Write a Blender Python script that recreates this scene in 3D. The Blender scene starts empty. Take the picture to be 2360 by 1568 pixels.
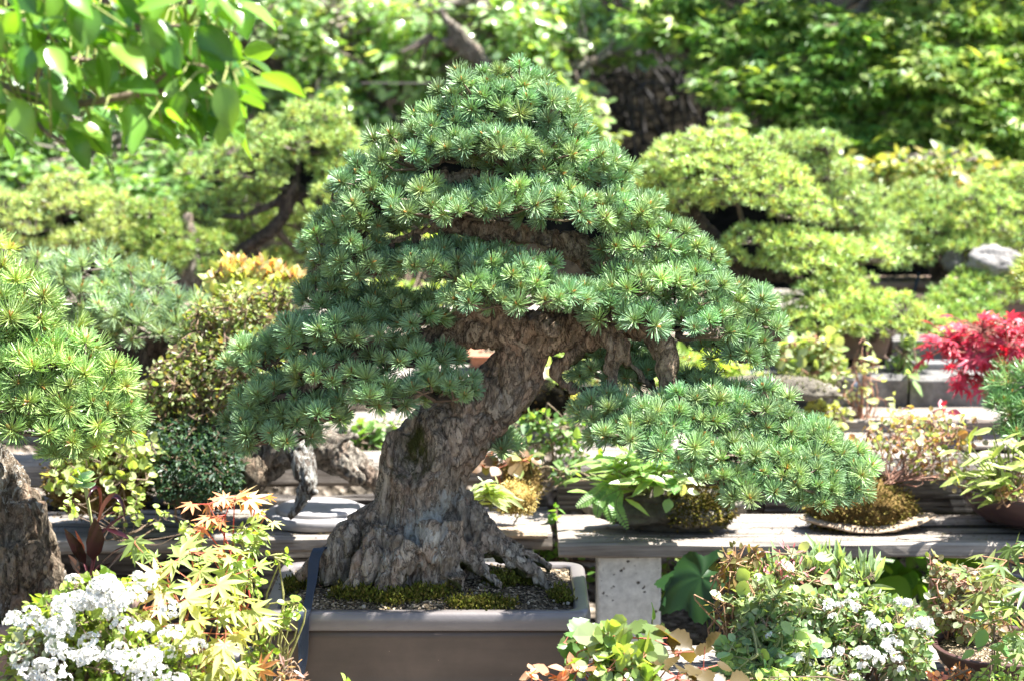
import bpy, bmesh, math, random
import numpy as np
from mathutils import Vector, noise as mnoise

# ---------------------------------------------------------------- camera, sky, sun, exposure
scn = bpy.context.scene
col = scn.collection
F = 5160.0                        # focal length in units of the 2359-px-wide view of the photograph
CAMZ, PITCH = 1.6, math.radians(7.77)
cam_d = bpy.data.cameras.new("camera")
cam = bpy.data.objects.new("camera", cam_d)
col.objects.link(cam)
cam.location = (0, 0, CAMZ)
cam.rotation_euler = (math.pi / 2 - PITCH, 0, 0)
cam_d.sensor_width = 36
cam_d.lens = 36 * F / 2359
cam_d.clip_start, cam_d.clip_end = 0.05, 400
cam_d.dof.use_dof = True
cam_d.dof.focus_distance = 4.30
cam_d.dof.aperture_fstop = 4.0
scn.camera = cam

SUN_EL, SUN_AZ = math.radians(64), math.radians(88)      # azimuth from +Y (ahead of the camera) towards +X
world = bpy.data.worlds.new("World")
scn.world = world
world.use_nodes = True
wn = world.node_tree
sky = wn.nodes.new("ShaderNodeTexSky")
sky.sky_type = 'NISHITA'
sky.sun_disc = False
sky.sun_elevation = SUN_EL
sky.sun_rotation = SUN_AZ
wn.links.new(sky.outputs[0], wn.nodes["Background"].inputs[0])
wn.nodes["Background"].inputs[1].default_value = 0.065
sd = bpy.data.lights.new("sun", 'SUN')
sd.energy = 5.0
sd.angle = math.radians(0.53)
sd.color = (1.0, 0.965, 0.90)
sun = bpy.data.objects.new("sun", sd)
col.objects.link(sun)
SUNV = Vector((math.sin(SUN_AZ) * math.cos(SUN_EL), math.cos(SUN_AZ) * math.cos(SUN_EL), math.sin(SUN_EL)))
sun.rotation_euler = SUNV.to_track_quat('Z', 'Y').to_euler()
scn.view_settings.view_transform = 'Standard'
scn.view_settings.look = 'None'
scn.view_settings.gamma = 1
scn.view_settings.exposure = 2.28
scn.cycles.max_bounces = 8
scn.cycles.transparent_max_bounces = 4

# ---------------------------------------------------------------- helpers
R0 = np.random.default_rng(11)
CA, SA = math.cos(PITCH), math.sin(PITCH)

def at(x, y, Y):
    """World point at depth Y seen at (x, y) of the 2359 x 1568 view."""
    sx, sy = (x - 1179.5) / F, (784 - y) / F
    t = Y / (CA + sy * SA)
    return np.array([t * sx, Y, CAMZ + t * (sy * CA - SA)])

def px(Y, y=800):
    """Metres per view pixel at depth Y."""
    sy = (784 - y) / F
    return Y / (CA + sy * SA) / F

def norm(a):
    return a / np.maximum(np.linalg.norm(a, axis=-1, keepdims=True), 1e-9)

def tag(o, label=None, cat=None, group=None, kind=None):
    for k, v in (("label", label), ("category", cat), ("group", group), ("kind", kind)):
        if v:
            o[k] = v
    return o

def thing(name, label, cat, base, group=None):
    o = bpy.data.objects.new(name, None)
    o.empty_display_size = 0.05
    col.objects.link(o)
    o.location = tuple(base)
    return tag(o, label, cat, group)

class MB:
    """Collects triangles, quads and vertex colours; build() links them as ONE mesh object."""
    def __init__(self):
        self.v, self.c, self.t, self.q, self.n = [], [], [], [], 0
    def add(self, v, t=None, q=None, c=(0.5, 0.5, 0.5)):
        v = np.asarray(v, float).reshape(-1, 3)
        c = np.asarray(c, float)
        if c.ndim == 1:
            c = np.tile(c, (len(v), 1))
        self.v.append(v); self.c.append(c)
        if t is not None and len(t): self.t.append(np.asarray(t, int) + self.n)
        if q is not None and len(q): self.q.append(np.asarray(q, int) + self.n)
        self.n += len(v)
        return self
    def arrays(self):
        v = np.concatenate(self.v); c = np.concatenate(self.c)
        t = np.concatenate(self.t) if self.t else np.zeros((0, 3), int)
        q = np.concatenate(self.q) if self.q else np.zeros((0, 4), int)
        return v, c, t, q
    def build(self, name, mat, parent=None, smooth=False, origin=None):
        v, c, t, q = self.arrays()
        if parent is not None: origin = np.array(parent.matrix_basis.translation)
        elif origin is None: origin = np.array([v[:, 0].mean(), v[:, 1].mean(), v[:, 2].min()])
        me = bpy.data.meshes.new(name)
        nt, nq = len(t), len(q)
        me.vertices.add(len(v)); me.vertices.foreach_set("co", (v - origin).ravel().astype(np.float32))
        me.loops.add(nt * 3 + nq * 4)
        me.loops.foreach_set("vertex_index", np.concatenate([t.ravel(), q.ravel()]).astype(np.int32))
        me.polygons.add(nt + nq)
        st = np.concatenate([np.arange(nt) * 3, nt * 3 + np.arange(nq) * 4]).astype(np.int32)
        me.polygons.foreach_set("loop_start", st)
        me.update(calc_edges=True)
        me.polygons.foreach_set("use_smooth", np.full(nt + nq, bool(smooth)))
        a = me.color_attributes.new("Col", 'FLOAT_COLOR', 'POINT')
        a.data.foreach_set("color", np.hstack([c, np.ones((len(c), 1))]).ravel().astype(np.float32))
        me.materials.append(mat)
        o = bpy.data.objects.new(name, me)
        col.objects.link(o)
        if parent is not None: o.parent = parent
        else: o.location = tuple(origin)
        return o

def nz(p, s=1.0, o=0.0):
    return mnoise.noise(Vector((p[0] * s + o, p[1] * s + o * 1.7, p[2] * s - o)))

def nzv(P, s=1.0, o=0.0):
    return np.array([nz(p, s, o) for p in P])

def spline(pts, n):
    """Catmull-Rom resampling of rows (any columns) to n rows."""
    P = np.asarray(pts, float)
    if len(P) < 3:
        u = np.linspace(0, 1, n)[:, None]
        return P[0] * (1 - u) + P[-1] * u
    E = np.vstack([2 * P[0] - P[1], P, 2 * P[-1] - P[-2]])
    out = []
    for u in np.linspace(0, len(P) - 1 - 1e-6, n):
        i = int(u); t = u - i
        a, b, c, d = E[i], E[i + 1], E[i + 2], E[i + 3]
        out.append(.5 * (2 * b + (c - a) * t + (2 * a - 5 * b + 4 * c - d) * t * t + (3 * b - a - 3 * c + d) * t ** 3))
    return np.array(out)

def tube(mb, P, r, sides=8, c=(.1, .06, .04), rough=0.0, seed=0.0, caps=True):
    P = np.asarray(P, float); r = np.broadcast_to(np.asarray(r, float), (len(P),))
    T = norm(np.gradient(P, axis=0))
    ref = np.array([0, 0, 1.0]) if abs(T[0][2]) < .9 else np.array([1.0, 0, 0])
    X = norm(np.cross(ref, T[0])); V = []
    for i in range(len(P)):
        X = norm(X - T[i] * np.dot(X, T[i])); Yv = np.cross(T[i], X)
        a = np.arange(sides) * 2 * np.pi / sides
        rr = r[i]
        ring = P[i] + rr * (np.cos(a)[:, None] * X + np.sin(a)[:, None] * Yv)
        if rough:
            k = 1 + rough * np.array([nz(p, .6 / max(rr, 1e-3), seed) for p in ring])
            ring = P[i] + (ring - P[i]) * k[:, None]
        V.append(ring)
    V = np.concatenate(V); n = len(P)
    i, j = np.meshgrid(np.arange(n - 1), np.arange(sides), indexing='ij')
    j2 = (j + 1) % sides
    q = np.stack([i * sides + j, i * sides + j2, (i + 1) * sides + j2, (i + 1) * sides + j], -1).reshape(-1, 4)
    t = []
    if caps:
        V = np.vstack([V, P[0], P[-1]])
        k = np.arange(sides); k2 = (k + 1) % sides; m = n * sides
        t = np.vstack([np.stack([k2, k, np.full(sides, m)], -1), np.stack([(n - 1) * sides + k, (n - 1) * sides + k2, np.full(sides, m + 1)], -1)])
    mb.add(V, t, q, c)
    return mb

def sticks(mb, A, B, ra, rb, c=(.1, .06, .04), sides=4):
    """N straight tapered prisms."""
    A = np.asarray(A, float).reshape(-1, 3); B = np.asarray(B, float).reshape(-1, 3); N = len(A)
    if N == 0: return
    T = norm(B - A)
    ref = np.where(np.abs(T[:, 2:3]) < .9, np.array([[0, 0, 1.0]]), np.array([[1.0, 0, 0]]))
    X = norm(np.cross(ref, T)); Yv = np.cross(T, X)
    a = np.arange(sides) * 2 * np.pi / sides
    d = np.cos(a)[None, :, None] * X[:, None] + np.sin(a)[None, :, None] * Yv[:, None]
    ra = np.broadcast_to(ra, (N,))[:, None, None]; rb = np.broadcast_to(rb, (N,))[:, None, None]
    V = np.concatenate([A[:, None] + d * ra, B[:, None] + d * rb], 1)
    k = np.arange(sides); k2 = (k + 1) % sides
    q = np.stack([k, k2, k2 + sides, k + sides], -1)
    q = (q[None] + (np.arange(N) * 2 * sides)[:, None, None]).reshape(-1, 4)
    c = np.asarray(c, float)
    if c.ndim == 2: c = np.repeat(c, 2 * sides, 0)
    mb.add(V.reshape(-1, 3), None, q, c)

# ---- leaf templates: x across, y along (0..1), z up; triangles
def T_diamond():
    return np.array([[0, 0, 0], [.3, .42, .07], [0, 1, -.05], [-.3, .42, .07]]), np.array([[0, 1, 2], [0, 2, 3]])

def T_side(side, mid=None):
    """Leaf folded along its midrib from [(y, halfwidth, z)...]."""
    v = [[0, 0, 0]]; n = len(side)
    for y, w, z in side: v += [[0, y, z - .10 * min(1, w * 2.5)], [w, y, z], [-w, y, z]]
    v.append([0, 1.0, side[-1][2] - .05]); last = len(v) - 1
    t = [[0, 2, 1], [0, 1, 3]]
    for i in range(n - 1):
        a, b = 1 + 3 * i, 4 + 3 * i
        t += [[a, a + 1, b + 1], [a, b + 1, b], [a + 2, a, b], [a + 2, b, b + 2]]
    a = 1 + 3 * (n - 1)
    t += [[a, a + 1, last], [a + 2, a, last]]
    return np.array(v, float), np.array(t)

def T_palmate(lobes, curl=.12, notch=.28, shoulder=.13, sl=.55):
    """Maple leaf: lobes = [(angle_deg, length)] from one side to the other; petiole at the origin."""
    v = [[0, 0, 0]]; n = len(lobes)
    for i, (a, L) in enumerate(lobes):
        a = math.radians(a)
        for da, l in ((-shoulder * 1.5, sl * L), (0, L), (shoulder * 1.5, sl * L)):
            v.append([math.sin(a + da) * l, math.cos(a + da) * l, -curl * l * l * 1.6])
        if i < n - 1:
            am = math.radians((lobes[i][0] + lobes[i + 1][0]) / 2)
            v.append([math.sin(am) * notch, math.cos(am) * notch, .02])
    m = len(v)
    t = [[0, i + 1, i] for i in range(1, m - 1)]
    return np.array(v, float), np.array(t)

LOB7 = [(-125, .45), (-82, .75), (-40, .95), (0, 1.0), (40, .95), (82, .75), (125, .45)]
LOB5 = [(-95, .6), (-48, .88), (0, 1.0), (48, .88), (95, .6)]
def T_big(na=90, nr=6):
    """Large shallow-lobed leaf with a toothed edge, veins sunk between swollen panels."""
    v, t = [[0, 0, 0]], []
    th = np.radians(np.linspace(-152, 152, na))
    for k in range(1, nr + 1):
        f = k / nr
        for i, a in enumerate(th):
            r = (.55 + .45 * math.cos(a * .5) ** 2) * (1 - .34 * abs(math.sin(a * 2.5)) ** 2.2 * f) * (1 + (.025 if i % 3 == 0 else -.02) * (k == nr))
            x, y = math.sin(a) * r * f, math.cos(a) * r * f
            v.append([x, y, .035 * abs(math.sin(a * 2.5)) * f - .22 * (r * f) ** 2 + .03 * math.sin(a * 7 + 3 * f) * f])
    for k in range(nr):
        for i in range(na - 1):
            if k == 0: t.append([0, 2 + i, 1 + i])
            else:
                p, q = 1 + (k - 1) * na + i, 1 + k * na + i
                t += [[p, p + 1, q + 1], [p, q + 1, q]]
    return np.array(v, float), np.array(t)

TPL = {
    'diamond': T_diamond(),
    'ovate': T_side([(.16, .24, .02), (.42, .33, .04), (.72, .2, 0)]),
    'round': T_side([(.14, .30, .03), (.48, .46, .05), (.82, .30, .02)]),
    'lance': T_side([(.2, .09, .02), (.5, .115, .03), (.8, .065, -.04)]),
    'arch': T_side([(.15, .05, .06), (.4, .075, .10), (.62, .07, .02), (.82, .05, -.14)]),
    'broad': T_side([(.05, .09, .01), (.13, .19, .02), (.27, .285, .045), (.43, .315, .05), (.58, .29, .03), (.72, .23, -.01), (.84, .145, -.06), (.93, .06, -.10)]),
    'serrate': T_side([(.08, .12, .0), (.16, .30, .02), (.25, .27, .02), (.34, .37, .03), (.46, .31, .03), (.54, .35, .02), (.68, .22, 0), (.76, .22, -.02), (.9, .07, -.07)]),
    'maple7': T_palmate(LOB7), 'maple5': T_palmate(LOB5, .15, .3, .13),
    'biglobe': T_big(),
}

def leaves(mb, tpl, P, D, N, size, C, wide=1.0, two=None):
    """One leaf per row: position, growth direction, up normal, size, colour."""
    V, t = TPL[tpl]
    P = np.asarray(P, float); n = len(P)
    if n == 0: return
    D = norm(D); X = norm(np.cross(D, N)); Z = np.cross(X, D)
    s = np.broadcast_to(size, (n,))[:, None, None]
    W = P[:, None] + s * (V[None, :, 0:1] * wide * X[:, None] + V[None, :, 1:2] * D[:, None] + V[None, :, 2:3] * Z[:, None])
    k = len(V)
    C = np.repeat(np.asarray(C, float)[:, None], k, 1)
    if tpl == 'broad': C[:, np.abs(V[:, 0]) < .02] *= 1.3
    if two is not None:                     # pale margin: side vertices take the second colour
        edge = np.abs(V[:, 0]) > .02
        C[:, edge] = np.asarray(two, float)
    tt = (t[None] + (np.arange(n) * k)[:, None, None]).reshape(-1, 3)
    mb.add(W.reshape(-1, 3), tt, None, C.reshape(-1, 3))

def hues(rng, cols, n, var=.16):
    cols = np.asarray(cols, float)
    C = cols[rng.integers(0, len(cols), n)]
    u = rng.random((n, 1)); C = C * (1 - u * .5) + cols[rng.integers(0, len(cols), n)] * u * .5
    return np.clip(C * np.exp(rng.normal(0, var, (n, 1))), 0, .95)

def ball(rng, n, power=.45):
    d = norm(rng.normal(size=(n, 3)))
    return d, d * (rng.random((n, 1)) ** power)

# ---- needles
def tufts(mb, rng, P, A, R, K, w, cin, cout, prism=False, spread=100, bud=True, var=.14, budc=(.42, .25, .08)):
    """Needle tufts: P positions, A axes, R needle length, K needles each."""
    P = np.asarray(P, float); N = len(P)
    if N == 0: return
    A = norm(np.asarray(A, float))
    ref = np.where(np.abs(A[:, 2:3]) < .9, np.array([[0, 0, 1.0]]), np.array([[1.0, 0, 0]]))
    X = norm(np.cross(ref, A)); Yv = np.cross(A, X)
    th = np.radians(8 + (spread - 8) * np.sqrt(rng.random((N, K))))
    ph = rng.random((N, K)) * 2 * np.pi
    d = (np.cos(th)[..., None] * A[:, None] + np.sin(th)[..., None] * (np.cos(ph)[..., None] * X[:, None] + np.sin(ph)[..., None] * Yv[:, None]))
    Rt = R * np.exp(rng.normal(-.02, .12, (N, 1))) * (.88 + .18 * rng.random((N, K)))
    a = P[:, None] + d * .003 - A[:, None] * (rng.random((N, K, 1)) * R * .35)
    b = a + d * Rt[..., None]
    b[..., 2] += .08 * R * np.sin(th)
    a = a.reshape(-1, 3); b = b.reshape(-1, 3); M = N * K
    cb = np.exp(rng.normal(0, var, (N, 1, 1))) * np.exp(rng.normal(0, var, (N, K, 1)))
    hue = rng.normal(0, .06, (N, 1, 1)) * np.array([1.0, .2, -.8])
    co = np.clip(np.asarray(cout) * cb * (1 + hue), 0, .9).reshape(-1, 3)
    ci = np.clip(np.asarray(cin) * cb * (1 + hue), 0, .9).reshape(-1, 3)
    T = norm(b - a)
    X = norm(np.cross(T, rng.normal(size=(M, 3)))); Yv = np.cross(T, X)
    m = a + (b - a) * .6 - np.repeat(A, K, 0) * R * .05
    if prism:
        ang = np.arange(3) * 2 * np.pi / 3
        o = (np.cos(ang)[None, :, None] * X[:, None] + np.sin(ang)[None, :, None] * Yv[:, None]) * w * .5
        V = np.concatenate([a[:, None] + o * .8, m[:, None] + o, b[:, None] + o * .62], 1)
        k = np.arange(3); k2 = (k + 1) % 3
        q = np.concatenate([np.stack([k, k2, k2 + 3, k + 3], -1), np.stack([k + 3, k2 + 3, k2 + 6, k + 6], -1)])
        C = np.concatenate([np.repeat(ci[:, None], 3, 1), np.repeat((.25 * ci + .75 * co)[:, None], 3, 1), np.repeat(co[:, None], 3, 1)], 1)
        nv = 9
    else:
        V = np.stack([a + X * w * .4, a - X * w * .4, m - X * w * .5, m + X * w * .5, b - X * w * .2, b + X * w * .2], 1)
        q = np.array([[0, 1, 2, 3], [3, 2, 4, 5]])
        C = np.stack([ci, ci, .3 * ci + .7 * co, .3 * ci + .7 * co, co, co], 1)
        nv = 6
    qq = (q[None] + (np.arange(M) * nv)[:, None, None]).reshape(-1, 4)
    mb.add(V.reshape(-1, 3), None, qq, C.reshape(-1, 3))
    if bud:
        keep = np.repeat(np.arange(N), 3)[rng.random(3 * N) < .75]
        bc = hues(rng, [budc], len(keep), .25)
        Ak = norm(A[keep] + rng.normal(0, .28, (len(keep), 3))); Pk = P[keep] + Ak * R * .05
        sticks(mb, Pk, Pk + Ak * R * .25, R * .03, R * .06, bc)
        sticks(mb, Pk + Ak * R * .25, Pk + Ak * R * (.34 + .12 * rng.random((len(Pk), 1))), R * .06, R * .012, bc * 1.1)

def thin(rng, P, d):
    """Greedy Poisson thinning: indices of points at least d apart."""
    keep = []
    for i in rng.permutation(len(P)):
        if all(((P[i] - P[k]) ** 2).sum() > d * d for k in keep): keep.append(i)
    return np.array(keep, int)

def pad_points(rng, C, rad, sp, low=-.35, stray=.03):
    """Tuft positions and axes on the dome of an ellipsoid pad."""
    C, rad = np.asarray(C, float), np.asarray(rad, float)
    area = math.pi * (rad[0] * rad[1] + rad[0] * rad[2] + rad[1] * rad[2])
    m = int(min(1600, 5 * area / sp ** 2 + 30))
    d = norm(rng.normal(size=(m, 3)))
    d = d[d[:, 2] > low - .25 * rng.random(len(d))]
    P = C + d * rad * (.78 + .26 * rng.random((len(d), 1)) + .22 * (rng.random((len(d), 1)) < stray))
    k = thin(rng, P, sp)
    A = norm(d[k] / rad * rad.min()) * .8 + np.array([0, -.14, .70]) + rng.normal(0, .26, (len(k), 3))
    return P[k], norm(A)

# ---- solids
_ico = {}
def ico(level):
    if level not in _ico:
        bm = bmesh.new(); bmesh.ops.create_icosphere(bm, subdivisions=level, radius=1)
        bm.verts.ensure_lookup_table()
        _ico[level] = (np.array([v.co[:] for v in bm.verts]), np.array([[v.index for v in f.verts] for f in bm.faces]))
        bm.free()
    return _ico[level]

def blob(mb, C, rad, level=4, amp=.25, fr=1.5, seed=0.0, c=(.3, .28, .25), flat=None, fine=.06):
    V, t = ico(level)
    d = 1 + amp * nzv(V, fr, seed) + amp * .5 * nzv(V, fr * 2.3, seed + 5) + fine * nzv(V, fr * 7, seed + 9) + fine * (.25 - np.abs(nzv(V, fr * 4, seed + 2)))
    W = V * d[:, None] * np.asarray(rad)
    if flat is not None: W[:, 2] = np.maximum(W[:, 2], flat)
    mb.add(W + np.asarray(C), t, None, c)
    return W + np.asarray(C), V

def fuzz(mb, rng, S, Nn, n, size, cols, out=.6):
    """Tiny leaflets standing on a surface given by its points and normals."""
    i = rng.integers(0, len(S), n)
    N0 = norm(Nn[i] + rng.normal(0, .5, (n, 3)))
    P = S[i] + rng.normal(0, size * .8, (n, 3))
    leaves(mb, 'diamond', P, N0, norm(rng.normal(size=(n, 3))), size * (.6 + .8 * rng.random(n)), hues(rng, cols, n, .3), wide=.9)

def rrect(w, d, r, k=6):
    """Rounded rectangle outline, counter-clockwise."""
    out = []
    for sx, sy, a0 in ((1, 1, 0), (-1, 1, 90), (-1, -1, 180), (1, -1, 270)):
        for i in range(k + 1):
            a = math.radians(a0 + 90 * i / k)
            out.append((sx * (w / 2 - r) + r * math.cos(a), sy * (d / 2 - r) + r * math.sin(a)))
    return np.array(out)

def loops(mb, rings, c=(.2, .2, .2), cap0=False, cap1=False):
    n = len(rings[0]); V = np.concatenate(rings); m = len(rings)
    i, j = np.meshgrid(np.arange(m - 1), np.arange(n), indexing='ij'); j2 = (j + 1) % n
    q = np.stack([i * n + j, i * n + j2, (i + 1) * n + j2, (i + 1) * n + j], -1).reshape(-1, 4)
    t = []
    k = np.arange(n); k2 = (k + 1) % n
    if cap0: V = np.vstack([V, rings[0].mean(0)]); t.append(np.stack([k2, k, np.full(n, len(V) - 1)], -1))
    if cap1: V = np.vstack([V, rings[-1].mean(0)]); t.append(np.stack([(m - 1) * n + k, (m - 1) * n + k2, np.full(n, len(V) - 1)], -1))
    mb.add(V, np.concatenate(t) if t else None, q, c)
    return mb

# ---------------------------------------------------------------- materials
def mat(name):
    m = bpy.data.materials.new(name); m.use_nodes = True
    nt = m.node_tree; b = nt.nodes["Principled BSDF"]
    return m, nt, b, nt.nodes["Material Output"]

def nd(nt, kind, **kw):
    n = nt.nodes.new(kind)
    for k, v in kw.items():
        if k.startswith('i_'): n.inputs[k[2:].replace('_', ' ')].default_value = v
        else: setattr(n, k, v)
    return n

def ramp(nt, fac, stops):
    r = nt.nodes.new("ShaderNodeValToRGB"); e = r.color_ramp.elements
    while len(e) < len(stops): e.new(.5)
    for s, (p, c) in zip(e, stops):
        s.position = p; s.color = (*c, 1) if len(c) == 3 else c
    nt.links.new(fac, r.inputs[0])
    return r.outputs[0]

def mixc(nt, fac, a, b, mode='MIX'):
    m = nt.nodes.new("ShaderNodeMix"); m.data_type = 'RGBA'; m.blend_type = mode
    for s, v in ((m.inputs[0], fac), (m.inputs[6], a), (m.inputs[7], b)):
        if hasattr(v, 'is_output'): nt.links.new(v, s)
        else: s.default_value = v if not isinstance(v, tuple) else (*v, 1)
    return m.outputs[2]

def coords(nt, scale=(1, 1, 1), rnd=True):
    tc = nd(nt, "ShaderNodeTexCoord"); mp = nd(nt, "ShaderNodeMapping")
    mp.inputs['Scale'].default_value = scale
    nt.links.new(tc.outputs['Object'], mp.inputs[0])
    if rnd:
        oi = nd(nt, "ShaderNodeObjectInfo"); mu = nd(nt, "ShaderNodeMath", operation='MULTIPLY'); mu.inputs[1].default_value = 37.0
        nt.links.new(oi.outputs['Random'], mu.inputs[0]); nt.links.new(mu.outputs[0], mp.inputs['Location'])
    return mp.outputs[0]

def nois(nt, co, scale, detail=4, rough=.55, dist=0.0):
    n = nd(nt, "ShaderNodeTexNoise"); n.inputs['Scale'].default_value = scale; n.inputs['Detail'].default_value = detail
    n.inputs['Roughness'].default_value = rough; n.inputs['Distortion'].default_value = dist
    nt.links.new(co, n.inputs['Vector'])
    return n.outputs[0]

def voro(nt, co, scale, feature='F1', out=0):
    n = nd(nt, "ShaderNodeTexVoronoi", feature=feature); n.inputs['Scale'].default_value = scale
    nt.links.new(co, n.inputs['Vector'])
    return n.outputs[out]

def bump(nt, b, h, dist, strength=1.0, prev=None):
    n = nd(nt, "ShaderNodeBump"); n.inputs['Distance'].default_value = dist; n.inputs['Strength'].default_value = strength
    nt.links.new(h, n.inputs['Height'])
    if prev: nt.links.new(prev, n.inputs['Normal'])
    nt.links.new(n.outputs[0], b.inputs['Normal'])
    return n.outputs[0]

def leaf_mat(name, rough=.45, trans=.35, spec=.4, warm=(1.25, 1.15, .55)):
    """Foliage: the plant's own colour from the Col attribute, part of the light passing through."""
    m, nt, b, out = mat(name)
    a = nd(nt, "ShaderNodeAttribute", attribute_name="Col")
    nt.links.new(a.outputs[0], b.inputs['Base Color'])
    b.inputs['Roughness'].default_value = rough
    b.inputs['Specular IOR Level'].default_value = spec
    tr = nd(nt, "ShaderNodeBsdfTranslucent"); mx = nd(nt, "ShaderNodeMixShader"); mx.inputs[0].default_value = trans
    nt.links.new(mixc(nt, 1.0, a.outputs[0], warm, 'MULTIPLY'), tr.inputs[0])
    nt.links.new(b.outputs[0], mx.inputs[1]); nt.links.new(tr.outputs[0], mx.inputs[2]); nt.links.new(mx.outputs[0], out.inputs[0])
    return m

M = {}
M['needle'] = leaf_mat("pine_needles", .36, .30, .5, (1.25, 1.2, .65))
M['leaf'] = leaf_mat("leaves", .40, .42, .45, (1.6, 1.5, .5))
M['gloss'] = leaf_mat("glossy_leaves", .25, .46, .7, (1.7, 1.6, .4))
M['red'] = leaf_mat("red_leaves", .38, .40, .5, (1.5, .6, .6))
M['petal'] = leaf_mat("petals", .6, .25, .2, (1, 1, 1))
M['moss'] = leaf_mat("moss_fuzz", .9, .15, .05, (1, 1, .8))

def bark_mat(name, c1, c2, c3, lich=(.47, .46, .42), amt=.5, moss=(.07, .075, .02), sc=1.0):
    """Flaky bark. Col: r = lichen (on the main trunk also painted sunlight), g = moss amount."""
    m, nt, b, out = mat(name)
    co = coords(nt, (1, 1, .45))
    n1 = nois(nt, co, 22 * sc, 6, .68, .8); n2 = nois(nt, co, 110 * sc, 5, .68)
    base = ramp(nt, n1, [(.36, c1), (.5, c2), (.64, c3)])
    base = mixc(nt, .5, base, ramp(nt, n2, [(.36, tuple(x * .45 for x in c1)), (.64, tuple(min(1, x * 1.45) for x in c3))]))
    wp = nt_warp(nt, co, n1, .12)
    vp = voro(nt, wp, 36 * sc, 'F1', 1); ph = nd(nt, "ShaderNodeSeparateColor"); nt.links.new(vp, ph.inputs[0])
    base = mixc(nt, .34, base, ramp(nt, ph.outputs[0], [(.1, c1), (.4, c2), (.6, tuple(x * y for x, y in zip(c2, (1.25, .85, .7)))), (.9, c3)]))
    ve = voro(nt, wp, 36 * sc, 'DISTANCE_TO_EDGE')
    base = mixc(nt, ramp(nt, ve, [(.02, (.7, .7, .7)), (.07, (0, 0, 0))]), base, tuple(x * .55 for x in c1))
    at_ = nd(nt, "ShaderNodeAttribute", attribute_name="Col"); sp = nd(nt, "ShaderNodeSeparateColor")
    nt.links.new(at_.outputs[0], sp.inputs[0])
    def mask(nv, chan, lo, hi):
        ad = nd(nt, "ShaderNodeMath", operation='ADD'); nt.links.new(nv, ad.inputs[0]); nt.links.new(sp.outputs[chan], ad.inputs[1])
        return ramp(nt, ad.outputs[0], [(lo, (0, 0, 0)), (hi, (1, 1, 1))])
    nl = nois(nt, co, 75 * sc, 6, .75, 1.2)
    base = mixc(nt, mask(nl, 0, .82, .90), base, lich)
    base = mixc(nt, mask(n1, 2, .75, 1.05), base, mixc(nt, 1.0, base, (1.14, .98, .84), 'MULTIPLY'))
    nm = nois(nt, co, 18 * sc, 5, .7)
    base = mixc(nt, mask(nm, 1, .80, .95), base, moss)
    nt.links.new(base, b.inputs['Base Color'])
    b.inputs['Roughness'].default_value = .85; b.inputs['Specular IOR Level'].default_value = .2
    cr = ramp(nt, ve, [(.0, (0, 0, 0)), (.10, (.75, .75, .75)), (.5, (1, 1, 1))])
    p = bump(nt, b, cr, .008, 1.0)
    p = bump(nt, b, n2, .009, 1.0, p)
    bump(nt, b, nl, .012, .9, p)
    return m

def nt_warp(nt, co, n, amt):
    mm = nd(nt, "ShaderNodeVectorMath", operation='MULTIPLY_ADD')
    cmb = nd(nt, "ShaderNodeCombineXYZ")
    for k in range(3): nt.links.new(n, cmb.inputs[k])
    mm.inputs[1].default_value = (amt,) * 3
    nt.links.new(cmb.outputs[0], mm.inputs[0]); nt.links.new(co, mm.inputs[2])
    return mm.outputs[0]

M['bark'] = bark_mat("flaky_pine_bark", (.125, .098, .074), (.33, .27, .21), (.56, .50, .42))
M['barkdark'] = bark_mat("dark_bark", (.06, .045, .035), (.11, .085, .065), (.18, .14, .11))
M['barkgrey'] = bark_mat("grey_bark", (.07, .050, .034), (.20, .15, .105), (.36, .30, .22))
M['deadwood'] = bark_mat("bleached_deadwood", (.14, .115, .085), (.29, .25, .20), (.44, .40, .34))

def twig_mat():
    m, nt, b, out = mat("twigs")
    a = nd(nt, "ShaderNodeAttribute", attribute_name="Col")
    n = nois(nt, coords(nt), 90, 3)
    nt.links.new(mixc(nt, .5, a.outputs[0], mixc(nt, 1.0, a.outputs[0], ramp(nt, n, [(.3, (.4, .4, .4)), (.7, (1.5, 1.5, 1.5))]), 'MULTIPLY')), b.inputs['Base Color'])
    b.inputs['Roughness'].default_value = .75
    bump(nt, b, n, .002, .6)
    return m
M['twig'] = twig_mat()

def wood_mat(name, stops, axis=0, rough=.8, depth=.0025, sc=1.0):
    """Weathered timber, grain along the x axis of the piece."""
    m, nt, b, out = mat(name)
    s = [34, 34, 34]; s[axis] = 1.6
    co = coords(nt, tuple(s)); co2 = coords(nt, (3, 3, 3))
    n1 = nois(nt, co, 1.0 * sc, 6, .65, .5); n2 = nois(nt, co, 3.6 * sc, 4, .6, .2); n3 = nois(nt, co2, 2.0, 5, .6)
    c = ramp(nt, n1, stops)
    c = mixc(nt, .55, c, ramp(nt, n2, [(.3, tuple(x * .45 for x in stops[0][1])), (.46, stops[1][1]), (.75, stops[-1][1])]))
    c = mixc(nt, .35, c, mixc(nt, 1.0, c, ramp(nt, n3, [(.3, (.35, .33, .32)), (.62, (1.25, 1.22, 1.2))]), 'MULTIPLY'))
    s2 = [48, 48, 48]; s2[axis] = .8
    ck = ramp(nt, nois(nt, coords(nt, tuple(s2)), 1.0, 2, .5, .3), [(.34, (1, 1, 1)), (.39, (0, 0, 0))])
    c = mixc(nt, ck, c, tuple(x * .35 for x in stops[0][1]))
    nt.links.new(c, b.inputs['Base Color'])
    b.inputs['Roughness'].default_value = rough; b.inputs['Specular IOR Level'].default_value = .25
    p = bump(nt, b, n1, depth * 2, .8); bump(nt, b, n2, depth, .8, p)
    return m
M['plank'] = wood_mat("weathered_planks", [(.36, (.075, .060, .048)), (.49, (.215, .188, .162)), (.66, (.40, .37, .335))])
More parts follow.
